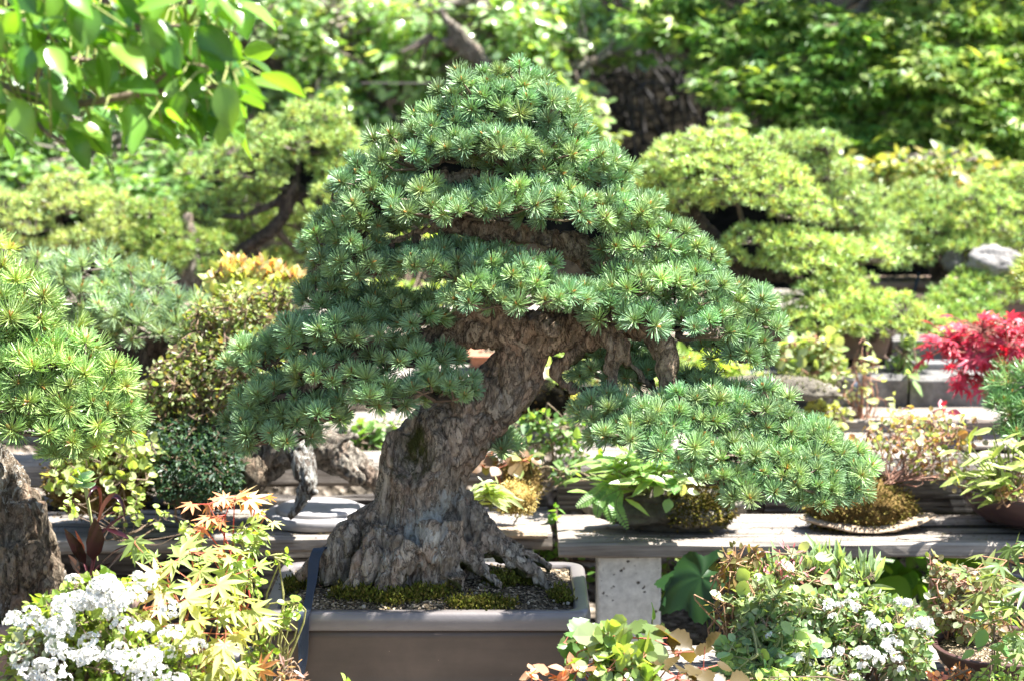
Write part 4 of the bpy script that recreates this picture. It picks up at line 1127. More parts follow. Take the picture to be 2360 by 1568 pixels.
# --- bottom left: white flowering shrub
shrub('bushy shrub covered in white flower domes at bottom left', at(200, 1720, 3.82),
      [(190, 1440, 3.84, 150, 90, 800), (90, 1500, 3.82, 90, 70, 420), (280, 1520, 3.80, 130, 70, 620), (140, 1590, 3.78, 160, 70, 520), (400, 1560, 3.80, 90, 60, 320), (230, 1360, 3.86, 80, 40, 180)],
      'ovate', .017, [(.22, .32, .05), (.30, .38, .08), (.14, .24, .04), (.34, .40, .12)], seed=41, name='flowering_shrub', nst=9,
      flowers=[flower_heads(grid_rows(g, 225, 1375, 3.84, 100, 45, 22, .09) + grid_rows(g, 140, 1425, 3.84, 90, 50, 11, .09) + grid_rows(g, 220, 1490, 3.82, 170, 70, 17, .10) + grid_rows(g, 230, 1550, 3.78, 200, 50, 20, .1) + [(38, 1425, 3.8), (60, 1500, 3.78), (25, 1430, 3.82), (395, 1460, 3.76), (455, 1485, 3.74), (390, 1400, 3.78), (330, 1335, 3.84), (170, 1335, 3.84)], 00.0165, 30, ((.82, .82, .79),), ctr=(.55, .50, .25), psize=.0052)])
pot_round('brown pot below the white flowering shrub', at(200, 1700, 3.86)[0], 3.86, ZF, .10, .08, 'redclay', name='plant_pot')
shrub('dusty grey green leaves tucked beside the white flowering shrub', at(60, 1700, 3.80), [(70, 1500, 3.76, 50, 60, 90), (130, 1450, 3.76, 30, 30, 40)], 'round', .014, [(.36, .42, .36), (.44, .50, .42)], seed=42, name='silver_leaved_plant', cat='plant', nst=5)
# --- japanese maple seedling
rm = np.random.default_rng(5)
def maple_plant(label, base, spots, tpl, size, cols, seed, name='maple_sapling', cat='sapling', lmat='leaf', stemc=((.35, .10, .05), (.22, .13, .06)), droop=.6, wide=1.0, group=None, stem_r=.0022, face=.5):
    """spots: (x, y, Y, n, spread px, colour index or None)."""
    rng = np.random.default_rng(seed); base = np.asarray(base, float)
    o = thing(name, label, cat, base, group); lv, st = MB(), MB()
    for x, y, Y, n, sp, ci in spots:
        C = at(x, y, Y); u = px(Y, y)
        S = spline([base + rng.normal(0, .006, 3) * [1, 1, 0], base + (C - base) * np.array([.35, .35, .55]) + rng.normal(0, .01, 3), C], 8)
        r = np.linspace(stem_r, stem_r * .5, 8); sticks(st, S[:-1], S[1:], r[:-1], r[1:], hues(rng, stemc, 7, .1))
        off = rng.normal(0, 1, (n, 3)) * np.array([sp * u, sp * u * .8, sp * u * .55]); P = C + off
        D = norm(off / (sp * u + 1e-6) + rng.normal(0, .4, (n, 3)) + np.array([0, -.3, -droop]))
        Nn = norm(rng.normal(0, .3, (n, 3)) + np.array([0, -face, .9]))
        cc = hues(rng, cols, n, .16) if ci is None else hues(rng, [cols[ci]], n, .14)
        leaves(lv, tpl, P, D, Nn, size * np.exp(rng.normal(0, .2, n)), cc, wide)
        sticks(st, np.tile(C, (n, 1)), P, stem_r * .45, stem_r * .35, hues(rng, [stemc[0]], n, .15))
    lv.build('leaves', M[lmat], o, True); st.build('stems', M['twig'], o)
    return o
MC = [(.40, .46, .15), (.50, .50, .22), (.30, .40, .13), (.52, .24, .12), (.60, .48, .28)]
maple_plant('yellow green maple sapling with pointed leaves left of the big pot', at(470, 1640, 3.93),
    [(385, 1330, 3.92, 5, 40, 2), (310, 1250, 3.95, 5, 40, 2), (440, 1270, 3.94, 6, 45, 2), (360, 1360, 3.88, 4, 30, 4), (450, 1345, 3.88, 6, 45, 0), (520, 1330, 3.92, 6, 36, 2), (550, 1285, 3.96, 4, 22, 2), (330, 1400, 3.86, 5, 45, 1), (510, 1400, 3.86, 6, 40, 0), (545, 1390, 3.90, 4, 26, 0), (430, 1430, 3.84, 7, 45, 0), (520, 1460, 3.82, 7, 45, 1), (570, 1440, 3.88, 3, 20, 1), (460, 1520, 3.80, 7, 50, 1), (540, 1530, 3.82, 6, 40, 0), (380, 1500, 3.82, 5, 40, 0), (540, 1580, 3.82, 5, 36, 3), (420, 1580, 3.8, 6, 45, 0)],
    'maple7', .043, MC, 51)
maple_plant('small maple shoot with orange red tips beside the driftwood', at(560, 1420, 4.05),
    [(480, 1160, 4.08, 4, 28, 3), (540, 1150, 4.04, 3, 20, 4), (590, 1150, 4.06, 5, 26, 3), (520, 1185, 4.06, 5, 28, 3), (610, 1190, 4.05, 3, 20, 1), (470, 1215, 4.06, 4, 26, 2), (570, 1230, 4.06, 5, 30, 2), (540, 1285, 4.05, 3, 16, 3)],
    'maple7', .032, MC, 52, stemc=((.45, .06, .04), (.30, .10, .05)))
shrub('small leaved green twigs leaning over the left rim of the big pot', at(600, 1640, 3.95),
      [(625, 1450, 3.92, 30, 30, 26), (675, 1400, 3.92, 26, 24, 20), (600, 1500, 3.90, 40, 34, 36), (640, 1285, 3.98, 24, 20, 14), (655, 1430, 3.93, 22, 24, 12), (540, 1560, 3.86, 60, 40, 60), (550, 1240, 4.02, 50, 40, 36), (575, 1330, 3.97, 30, 30, 22)],
      'round', .0125, [(.28, .42, .07), (.36, .46, .12), (.22, .36, .06)], seed=53, nst=3, stemc=((.25, .24, .08),), name='creeping_plant', cat='plant')
shrub('pinkish brown sprig at the base of the maple sapling', at(640, 1640, 3.9), [(665, 1540, 3.88, 30, 30, 26), (680, 1570, 3.88, 24, 16, 16)], 'lance', .02, [(.50, .32, .30), (.40, .24, .18)], seed=54, nst=3, name='sprig', cat='plant')
# --- purple bladed plant
blade_plant('dark purple plant with long arching leaves by the left trunk', at(205, 1345, 4.05),
    [(198, 1300, 4.04, 152, 1218, 4.0, 1.1), (215, 1290, 4.02, 222, 1195, 4.0, 1.9), (190, 1290, 4.05, 180, 1215, 4.02, 1.2), (222, 1245, 4.03, 290, 1172, 4.0, .7), (225, 1200, 4.03, 268, 1170, 4.0, .7), (240, 1215, 4.03, 310, 1240, 4.0, .6), (230, 1300, 4.02, 300, 1240, 4.0, .9), (240, 1320, 4.02, 330, 1225, 3.98, .8), (180, 1320, 4.04, 160, 1270, 4.0, 1.2), (205, 1340, 4.03, 250, 1290, 4.0, 1.0)],
    'lance', [(.026, .008, .014), (.045, .014, .022), (.020, .007, .010)], seed=55, stemc=((.10, .02, .03),), lmat='gloss', wide=1.2)
rr = np.random.default_rng(8)
def arch_leaf(parts_owner, pts, w, c, nm='arching_leaf'):
    P = Dp([(x, y, Y, w) for x, y, Y in pts], 24)[0]; L = np.linspace(0, 1, 24); ww = w * px(4, 1100) * np.sin(np.pi * np.clip(L * .94 + .05, 0, 1)) ** .7
    T = norm(np.gradient(P, axis=0)); side = norm(np.cross(T, [0, -1, .35])); mb = MB()
    V = np.concatenate([P - side * ww[:, None], P + np.array([0, .002, -.002]), P + side * ww[:, None]])
    i = np.arange(23); q = np.concatenate([np.stack([i, i + 1, i + 25, i + 24], -1), np.stack([i + 24, i + 25, i + 49, i + 48], -1)])
    mb.add(V, None, q, c); return mb.build(nm, M['gloss'], parts_owner, True)
pl = bpy.data.objects['leafy_plant']
arch_leaf(pl, [(224, 1205, 4.03), (240, 1160, 4.0), (262, 1140, 3.98), (280, 1155, 3.97), (288, 1190, 3.97)], 6, (.055, .018, .03))
arch_leaf(pl, [(226, 1200, 4.03), (232, 1150, 4.02), (226, 1122, 4.0), (212, 1128, 3.98), (200, 1150, 3.97)], 4, (.045, .012, .022))
blade_plant('pale blue green cut leaf on a slim stalk by the left trunk', at(225, 1290, 4.3),
    [(192, 1110, 4.3, 165, 1095, 4.28), (192, 1108, 4.3, 180, 1080, 4.28), (195, 1106, 4.3, 205, 1082, 4.28), (198, 1110, 4.3, 222, 1098, 4.28), (192, 1112, 4.3, 178, 1122, 4.27), (196, 1112, 4.3, 208, 1122, 4.27)], 'round', [(.36, .55, .44), (.30, .50, .40)], seed=56, stemc=((.30, .32, .12),), wide=1.1)
shrub('thin weeds growing through the gap of the sunlit bench', at(280, 1240, 4.9), [(315, 1160, 4.9, 10, 40, 24), (280, 1180, 4.9, 30, 30, 22), (370, 1190, 4.92, 26, 26, 16), (430, 1210, 4.9, 30, 14, 12), (165, 1160, 4.7, 24, 24, 14)], 'round', .014, [(.30, .42, .10), (.36, .44, .16)], seed=57, nst=3, name='weeds', cat='weeds', stem_r=.0014)
# --- left middle: bushes between the pines
shrub('brown green twiggy azalea with tiny leaves left of the main tree', at(520, 1100, 5.25),
      [(560, 730, 5.3, 90, 70, 700), (470, 830, 5.25, 80, 70, 620), (570, 830, 5.2, 100, 80, 800), (440, 910, 5.2, 70, 60, 480), (540, 920, 5.16, 80, 60, 560), (600, 760, 5.28, 90, 60, 520), (640, 690, 5.32, 60, 40, 260), (390, 880, 5.2, 60, 60, 420), (360, 950, 5.18, 50, 40, 260), (480, 740, 5.3, 60, 50, 320), (480, 960, 5.16, 70, 40, 320), (660, 860, 5.2, 90, 60, 500)],
      'ovate', .013, [(.19, .26, .07), (.27, .34, .12), (.13, .20, .05), (.33, .38, .18), (.24, .17, .08)], stemc=((.22, .14, .09), (.14, .09, .06)), nst=26, seed=61, name='azalea', stem_r=.004, wob=.035)
shrub('orange tipped shrub with pointed young leaves behind the azalea', at(580, 800, 5.6),
      [(590, 650, 5.6, 100, 34, 520), (540, 640, 5.6, 50, 30, 190), (560, 690, 5.55, 100, 30, 520)],
      'lance', .030, [(.44, .50, .20), (.52, .50, .26), (.34, .44, .16)], seed=62, nst=14, droop=-.7, wide=2.0, stemc=((.4, .2, .08),), lmat='leaf')
shrub('orange red shoots topping the young leaved shrub', at(580, 760, 5.58), [(540, 618, 5.58, 26, 20, 26), (600, 625, 5.58, 60, 16, 70), (660, 640, 5.58, 40, 14, 46), (505, 640, 5.58, 20, 12, 26)], 'lance', .027, [(.60, .38, .22), (.60, .46, .26), (.56, .30, .18)], seed=63, nst=6, droop=-.9, wide=2.0, name='orange_shoots', cat='plant')
shrub('dense dark green dwarf juniper beside the driftwood', at(440, 1190, 5.12),
      [(430, 1010, 5.14, 90, 50, 1500), (400, 1070, 5.1, 80, 60, 1600), (480, 1080, 5.08, 80, 70, 1900), (430, 1120, 5.06, 80, 40, 1000), (500, 1020, 5.12, 60, 50, 900), (520, 1110, 5.1, 40, 50, 600)],
      'diamond', .013, [(.035, .085, .045), (.05, .11, .055), (.085, .15, .07), (.03, .065, .04)], nst=10, seed=64, name='dwarf_juniper', wide=.7, stem_r=.004, svar=.25, shell=.3)
# mossy mound with leaves at left
def mound(label, c, rad, mname, name, cat, seed, fz=None, flat=-.35, level=4, amp=.22, group=None, fname='moss', fm='moss'):
    o = thing(name, label, cat, (c[0], c[1], c[2] + flat * rad[2] * 1.0), group); rg = np.random.default_rng(seed)
    mb = MB(); S, N = blob(mb, c, rad, level, amp, 1.6, seed * 1.3, flat=flat * rad[2])
    mb.build('mass' if fz else 'body', M[mname], o, True)
    for k, (n, size, cols, pick) in enumerate(fz or []):
        m2 = MB(); sel = pick(S - c) if pick else np.ones(len(S), bool)
        fuzz(m2, rg, S[sel], N[sel], n, size, cols); m2.build(fname, M[fm], o)
    return o
GOLD = [(.34, .25, .08), (.42, .32, .12), (.26, .19, .05), (.30, .28, .06)]
BRM = [(.115, .075, .025), (.17, .115, .04), (.07, .05, .014), (.13, .115, .03)]
mound('mossy brown planting mound behind the purple plant', at(230, 1110, 5.12), (.115, .09, .095), 'peat', 'moss_mound', 'moss', 71, [(2600, .010, BRM, None)], -.6, group='moss mounds on the benches')
shrub('light green small leaved plant growing on the brown mossy mound', at(240, 1150, 5.06), [(200, 1050, 5.06, 70, 40, 150), (310, 1040, 5.05, 60, 40, 130), (300, 1100, 5.02, 50, 40, 70), (150, 1100, 5.0, 40, 40, 80), (260, 1000, 5.1, 60, 30, 90)], 'round', .018, [(.34, .42, .14), (.24, .34, .08), (.42, .46, .22)], seed=72, nst=6)
# --- driftwood bonsai on the left bench
o = thing('driftwood_bonsai', 'gnarled bleached driftwood trunk lying on the sunlit bench', 'bonsai', at(690, 1190, 5.12), 'driftwood on the benches')
trunk([Dp([(545, 1110, 5.20, 40), (590, 1080, 5.20, 48), (650, 1035, 5.20, 52), (720, 1025, 5.20, 52), (785, 1050, 5.20, 46), (835, 1085, 5.20, 38), (890, 1125, 5.20, 28)], 40), Dp([(740, 1040, 5.15, 30), (790, 1010, 5.15, 16), (830, 1000, 5.15, 9)]), Dp([(700, 1010, 5.14, 26), (690, 1000, 5.12, 20), (660, 990, 5.12, 10)]), Dp([(780, 1060, 5.14, 22), (840, 1110, 5.12, 14)])], 'deadwood', o, .007, .010, 24, 4.2, name='trunk')
trunk([Dp([(690, 1030, 5.12, 26), (700, 1075, 5.08, 27), (705, 1120, 5.06, 26), (690, 1160, 5.05, 18), (665, 1195, 5.05, 9)], 30), Dp([(705, 1110, 5.05, 16), (735, 1140, 5.04, 7)])], 'barkdark', o, .006, .009, 30, 5.2, name='leg', mask=lmask(.3, .3, .5))
trunk([Dp([(575, 1060, 5.14, 30), (585, 1100, 5.12, 32), (575, 1130, 5.12, 26), (560, 1160, 5.12, 10)], 20)], 'barkgrey', o, .007, .007, 24, 6.2, name='root')
c = at(735, 1150, 5.22); o = thing('turntable', 'round grey stepped disc lying under the driftwood', 'disc', c)
a = np.linspace(0, 2 * np.pi, 65)[:-1]; ring = lambda r, z: np.column_stack([c[0] + r * np.cos(a), 5.20 + r * np.sin(a), np.full(64, ZM + z)])
mb = MB(); loops(mb, [ring(.115, .001), ring(.125, .004), ring(.127, .024), ring(.124, .027), ring(.122, .028)], cap0=True, cap1=True); mb.build('base_disc', M['greyclay'], o, True)
mb = MB(); loops(mb, [ring(.100, .0285), ring(.100, .036), ring(.097, .039), ring(.07, .040)], cap0=True, cap1=True); mb.build('top_disc', M['greyclay'], o, True)

shrub('fresh green plant standing behind the end of the driftwood', at(845, 1060, 5.7), [(845, 1010, 5.7, 34, 40, 70), (800, 985, 5.75, 60, 30, 80), (900, 980, 5.75, 40, 30, 40)], 'ovate', .03, [(.16, .30, .08), (.24, .38, .12)], seed=140, nst=5, name='small_herb', cat='plant')
shrub('low light green plants on the long upper shelf seen under the centre pads', at(930, 705, 6.7), [(900, 670, 6.72, 60, 26, 120), (1010, 675, 6.72, 70, 22, 130), (820, 680, 6.72, 50, 26, 80), (1120, 690, 6.72, 60, 18, 80), (960, 560, 6.9, 120, 30, 160)], 'ovate', .026, [(.30, .40, .12), (.22, .34, .08), (.38, .46, .18)], seed=141, nst=6, name='small_herb', cat='plant')
# --- right of the main trunk, on the left bench
blade = lambda *a, **k: blade_plant(*a, **k)
fans = []
for k in range(64):
    an = rr.uniform(-3.4, .3); L = rr.uniform(42, 72)
    x, y = 1128 + rr.normal(0, 12), 1128 + rr.normal(0, 12)
    fans.append((x, y, 4.95, x + L * math.cos(an), y + L * .55 * math.sin(an) + rr.uniform(5, 46), 4.93 + rr.normal(0, .02)))
blade_plant('cream striped rosette plant right of the main trunk', at(1130, 1175, 5.0), fans, 'lance', [(.30, .42, .16), (.22, .36, .10), (.42, .50, .26)], seed=81, two=(.52, .56, .34), wide=.8, lmat='gloss')
mound('golden moss ball beside the striped rosette plant', at(1188, 1148, 5.02), (.042, .035, .036), 'goldmoss', 'moss_ball', 'moss', 82, [(1500, .007, [(.50, .38, .14), (.58, .46, .20), (.40, .30, .09)], None)], -.8, amp=.15)
mound('dark brown mossy rock behind the golden moss ball', at(1200, 1108, 5.14), (.042, .05, .05), 'peat', 'mossy_rock', 'rock', 83, [(700, .008, BRM, None)], -.9)
beam('thin flat slab under the golden moss ball', at(1080, 1190, 5.0)[0], at(1262, 1190, 5.0)[0], 5.02, 5.11, ZM + .001, ZM + .014, 'slab', None, 'stone_slab', 84, .005, .006)
maple_plant('brown and yellow broad leaves behind the striped rosette', at(1150, 1120, 5.10), [(1130, 1050, 5.1, 7, 22, None), (1165, 1045, 5.12, 7, 24, None), (1110, 1070, 5.06, 6, 20, 2), (1180, 1065, 5.08, 7, 22, 2), (1205, 1060, 5.1, 5, 20, None)], 'broad', .030, [(.22, .24, .07), (.25, .20, .09), (.15, .09, .05), (.13, .22, .06)], 85, name='broad_leaved_plant', cat='plant', wide=1.5)
shrub('open green shrub with rosettes of small leaves right of the trunk', at(1210, 1110, 5.35), [(1245, 970, 5.36, 44, 24, 70), (1310, 985, 5.34, 46, 34, 90), (1190, 990, 5.4, 30, 24, 40), (1330, 1030, 5.3, 36, 34, 60), (1300, 1085, 5.26, 30, 24, 40), (1210, 1050, 5.32, 40, 24, 40), (1260, 1020, 5.36, 50, 20, 50)], 'ovate', .019, [(.11, .22, .08), (.17, .30, .11), (.24, .36, .15)], seed=86, nst=4, stemc=((.20, .15, .09),), lmat='gloss', wob=.04)
mound('dark peaty root ball behind the main trunk', at(1240, 925, 5.75), (.075, .07, .06), 'litter', 'root_ball', 'soil', 87, [(500, .008, BRM, None)], -.8)
pot_rect('terracotta pot seen under the left branch of the main tree', at(1120, 825, 6.1)[0] + .03, 6.16, Z3, .17, .14, .052, 'terracotta', lip=.012, r=.015)
maple_plant('yellow green leaves behind the gnarled hanging branch', at(1300, 900, 5.8), [(1290, 870, 5.8, 5, 30, 0), (1340, 790, 5.8, 4, 26, 2), (1250, 880, 5.8, 4, 26, 1)], 'broad', .05, [(.34, .46, .08), (.50, .48, .08), (.26, .40, .08)], 88, name='broad_leaved_plant', cat='plant', wide=1.6)
shrub('bright small leaved shrub below the right pine crown', at(1600, 900, 5.9), [(1600, 850, 5.9, 70, 40, 260), (1680, 850, 5.9, 40, 30, 120), (1560, 880, 5.86, 50, 26, 120), (1740, 885, 5.86, 40, 20, 90), (1650, 890, 5.84, 70, 20, 160)], 'ovate', .024, [(.36, .48, .10), (.44, .52, .16), (.28, .42, .08)], seed=89, nst=7)
mound('flat mossy grey stone behind the lower right branch', at(1790, 895, 5.78), (.16, .08, .035), 'rock', 'mossy_rock', 'rock', 90, [(700, .008, [(.10, .14, .03), (.16, .18, .05), (.22, .20, .08)], lambda d: d[:, 2] > .008)], -.7)

# --- stone planter on the right bench
c = at(1550, 1178, 5.12); c[2] = ZM + .052
mound('rough grey stone planter with moss on top on the right bench', c + np.array([0, 0, .004]), (.172, .08, .066), 'rock', 'stone_planter', 'planter', 91,
      [(6500, .0095, [(.085, .088, .015), (.11, .10, .022), (.065, .055, .016), (.14, .10, .03)], lambda d: (d[:, 0] > -.01) & (d[:, 2] > -.022) & (d[:, 0] < .13)), (700, .009, BRM, lambda d: d[:, 2] > .02)], -.82, 5, .3)
c2 = at(1640, 1105, 5.14)
mound('brown mossy hump rising on the right end of the stone planter', c2, (.085, .055, .055), 'peat', 'moss_hump', 'moss', 92, [(1600, .009, BRM + [(.20, .21, .04)], None)], -.9)
fans = []
for k in range(100):
    x, y = rr.normal(1482, 52), rr.normal(1080, 26); an = rr.uniform(-3.3, .3); L = rr.uniform(55, 105)
    Y = rr.normal(5.02, .04); fans.append((x, y, Y, x + L * math.cos(an), y + L * .42 * math.sin(an) + rr.uniform(-25, 55), Y - .015 + rr.normal(0, .015)))
fans += [(1395, 1065, 5.0, 1310, 1068, 4.97), (1385, 1060, 5.0, 1382, 1022, 4.97), (1440, 1040, 5.0, 1398, 1005, 4.98), (1430, 1055, 5.0, 1350, 1050, 4.97), (1500, 1040, 5.0, 1440, 990, 4.97)]
blade_plant('green lance leaved plant with cream margins in the stone planter', at(1490, 1140, 5.08), fans, 'lance', [(.13, .28, .07), (.17, .33, .09), (.22, .38, .10)], seed=93, two=(.34, .46, .15), wide=1.15, lmat='gloss', stemc=((.18, .20, .07),))
maple_plant('glossy small leaves with white patches at the right of the planter', at(1560, 1140, 5.05), [(1540, 1125, 4.98, 8, 24, None), (1580, 1110, 4.98, 7, 22, None), (1600, 1075, 5.0, 6, 22, None), (1570, 1085, 4.99, 6, 22, 0)], 'ovate', .028, [(.14, .30, .09), (.20, .34, .14), (.52, .56, .40)], 94, name='glossy_plant', cat='plant', lmat='gloss', stemc=((.16, .18, .06),), wide=1.2)
def fern(label, base, fronds, cols, seed):
    rng = np.random.default_rng(seed); o = thing('fern', label, 'fern', base, 'small ferns on the stones'); lv, st = MB(), MB()
    for f in fronds:
        P = Dp([(x, y, Y, 1) for x, y, Y in f], 16)[0]; T = norm(np.gradient(P, axis=0))
        sticks(st, P[:-1], P[1:], .0009, .0007, (.12, .16, .05)); side = norm(np.cross(T, [0, -1, .3]))
        n = len(P); L = .016 * np.sin(np.pi * np.linspace(.12, .97, n)) ** .8 + .003
        for s in (-1, 1): leaves(lv, 'ovate', P, norm(side * s + T * .5), np.tile([0, -.8, .6], (n, 1)), L, hues(rng, cols, n, .1), .9)
    lv.build('fronds', M['leaf'], o); st.build('stalks', M['twig'], o)
fern('small bright fern hanging down the left face of the stone planter', at(1420, 1130, 5.02), [[(1420, 1130, 5.0), (1400, 1160, 4.97), (1412, 1205, 4.96)], [(1430, 1130, 5.0), (1420, 1165, 4.97), (1445, 1215, 4.95)], [(1400, 1110, 5.0), (1370, 1140, 4.97), (1330, 1165, 4.95)], [(1430, 1125, 5.0), (1385, 1150, 4.97), (1375, 1190, 4.95)]], [(.16, .32, .08), (.22, .36, .12)], 95)

# --- moss mound on a flat slab, right bench
c = at(1985, 1200, 5.10)
o = thing('stone_slab', 'thin curved brown slab carrying the mossy mound on the right bench', 'slab', (c[0], 5.12, ZM))
V, t = ico(5); n = len(V); W = V.copy()
sc_ = 1 + .15 * nzv(V, 1.7, 4.); W = W * sc_[:, None] * np.array([.155, .075, .012]); W[:, 2] += .010 + .30 * np.abs(W[:, 0] - .01) ** 1.6 * (1 + .5 * (W[:, 0] > 0)) + .003 * nzv(V, 6, 2.)
mb = MB(); mb.add(W + np.array([c[0] + .015, 5.12, ZM + .003]), t); mb.build('body', M['slab'], o, True)
cm = at(1985, 1155, 5.12); cm[2] = ZM + .048
mound('brown moss mound with a tiny tree root in front, sitting on the brown slab', cm, (.118, .062, .062), 'peat', 'moss_mound', 'moss', 96, [(4200, .009, BRM + [(.22, .20, .05)], None)], -.5, 5, .2, group='moss mounds on the benches')
shrub('airy twiggy shrub with reddish and pale green small leaves on the moss mound', at(2050, 1110, 5.13),
      [(2080, 1000, 5.2, 95, 46, 170), (2010, 1040, 5.18, 60, 40, 80), (2150, 1040, 5.16, 90, 50, 140), (2120, 960, 5.26, 90, 26, 80), (2210, 1000, 5.16, 60, 46, 90), (2190, 1090, 5.12, 60, 36, 70)],
      'round', .0125, [(.34, .42, .18), (.26, .36, .12), (.40, .26, .13), (.54, .52, .38), (.40, .20, .12)], seed=97, nst=7, stemc=((.26, .12, .08), (.20, .12, .08)), wob=.018, stem_r=.0018)
maple_plant('dark pink young leaves standing above the twiggy shrub', at(2170, 1010, 5.3), [(2170, 945, 5.3, 6, 14, None)], 'ovate', .03, [(.30, .04, .07), (.22, .03, .05)], 98, name='red_shoot', cat='plant', droop=-.4, lmat='red')
pot_round('round dark maroon bowl at the right edge of the bench', at(2390, 1170, 5.14)[0], 5.15, ZM, .175, .092, 'maroon', prof=[(.45, 0), (.62, .06), (.80, .25), (.93, .55), (.985, .8), (1.0, .93), (.99, 1.0)], lipw=.012)
fans = []
for k in range(74):
    x, y = rr.normal(2290, 46), rr.normal(1085, 34); an = rr.uniform(-3.5, .4); L = rr.uniform(34, 66)
    Y = rr.normal(5.0, .03); fans.append((x, y, Y, x + L * math.cos(an), y + L * .5 * math.sin(an) + rr.uniform(-18, 34), Y - .01 + rr.normal(0, .01)))
blade_plant('yellow green plant with cream edged leaves spilling from the maroon bowl', at(2330, 1150, 5.08), fans, 'lance', [(.30, .42, .08), (.36, .46, .12), (.24, .38, .07)], seed=99, two=(.48, .54, .22), wide=1.2)
shrub('brown dry stems and green leaflets in the maroon bowl', at(2340, 1150, 5.1), [(2340, 1080, 5.12, 40, 40, 60), (2320, 1130, 5.0, 50, 20, 50)], 'ovate', .016, [(.22, .34, .08), (.28, .16, .08)], seed=100, nst=10, stemc=((.28, .16, .09),), name='small_herb', cat='plant')
# pale slab leaning behind
o = beam('white sunlit board lying behind the twiggy shrub', at(2200, 990, 5.6)[0], at(2420, 990, 5.6)[0], 5.50, 5.72, Z2 + .004, Z2 + .016, 'plank', None, 'board', 101, .004, .003, -.18)
# --- small plants on the grey blocks
shrub('white green round leaved shrub in front of the pinkish brown pot', at(1860, 895, 6.02), [(1830, 815, 6.04, 46, 40, 130), (1890, 800, 6.02, 50, 36, 130), (1900, 850, 6.0, 46, 36, 130), (1850, 860, 6.0, 40, 30, 90)], 'round', .021, [(.34, .42, .20), (.46, .50, .32), (.24, .34, .12)], seed=102, nst=7, stemc=((.30, .14, .09),))
shrub('bare reddish twigs with a few pale leaves on the plank', at(1985, 985, 5.86), [(1970, 900, 5.86, 26, 70, 16), (2010, 860, 5.86, 40, 60, 26), (1940, 900, 5.86, 50, 50, 14), (2030, 930, 5.84, 36, 40, 10), (1985, 800, 5.88, 14, 40, 8)], 'ovate', .022, [(.48, .52, .30), (.38, .46, .20)], seed=103, nst=4, stemc=((.36, .17, .11), (.30, .16, .10)), wob=.012, stem_r=.0026, name='twig_plant', cat='plant')
shrub('fresh green upright herb in front of the grey block', at(2085, 868, 6.12), [(2085, 810, 6.12, 26, 30, 46), (2080, 850, 6.1, 40, 16, 40), (2090, 870, 6.06, 20, 14, 16)], 'lance', .03, [(.24, .38, .14), (.32, .44, .20)], seed=104, nst=5, wide=1.8, name='herb', cat='plant', droop=-.2)
shrub('small yellow leaved plant at the foot of the deadwood', at(1930, 985, 5.8), [(1920, 955, 5.8, 40, 24, 70), (1880, 940, 5.8, 30, 20, 30)], 'round', .016, [(.40, .42, .12), (.34, .40, .12)], seed=105, nst=4, name='small_herb', cat='plant')
o = thing('driftwood', 'forked bleached deadwood piece lying against the grey block', 'driftwood', at(1930, 925, 5.97), 'driftwood on the benches')
trunk([Dp([(1880, 890, 5.98, 10), (1910, 905, 5.95, 10), (1940, 915, 5.92, 8), (1965, 932, 5.9, 5)]), Dp([(1915, 905, 5.95, 8), (1935, 880, 5.95, 8), (1945, 865, 5.96, 4)]), Dp([(1885, 890, 5.98, 8), (1870, 870, 6.0, 5)])], 'deadwood', o, .005, .004, 40, 7.)
c = at(2290, 603, 6.78)
mound('pale craggy rock between the pines at far right', c, (.085, .06, .05), 'greyrock', 'rock', 'rock', 106, None, -.9, 4, .35)
mound('pale broken deadwood stump beside the craggy rock', at(2200, 605, 6.9), (.035, .04, .045), 'greyrock', 'stump', 'stump', 107, None, -.9, 4, .4)
# --- red maple
maple_plant('bright crimson dwarf maple in a terracotta pot at the right edge', at(2290, 905, 5.75),
    [(2202, 790, 5.7, 25, 34, None), (2262, 760, 5.74, 35, 40, None), (2332, 755, 5.74, 38, 40, None), (2392, 770, 5.72, 32, 36, None), (2252, 810, 5.66, 32, 36, None), (2322, 805, 5.64, 38, 40, None), (2382, 830, 5.66, 28, 34, None), (2222, 865, 5.66, 19, 26, None), (2272, 880, 5.64, 22, 28, None), (2312, 860, 5.68, 19, 26, None), (2182, 800, 5.7, 11, 20, None)],
    'maple7', .034, [(.50, .035, .075), (.36, .02, .05), (.56, .07, .12), (.42, .03, .05)], 108, name='red_maple', cat='maple', lmat='red', stemc=((.20, .07, .05),), stem_r=.004, wide=.8, droop=.5, face=.35)
pot_rect('terracotta pot half hidden behind the red maple', at(2330, 850, 6.05)[0], 6.36, Z3, .30, .17, .09, 'terracotta', lip=.014, r=.015)

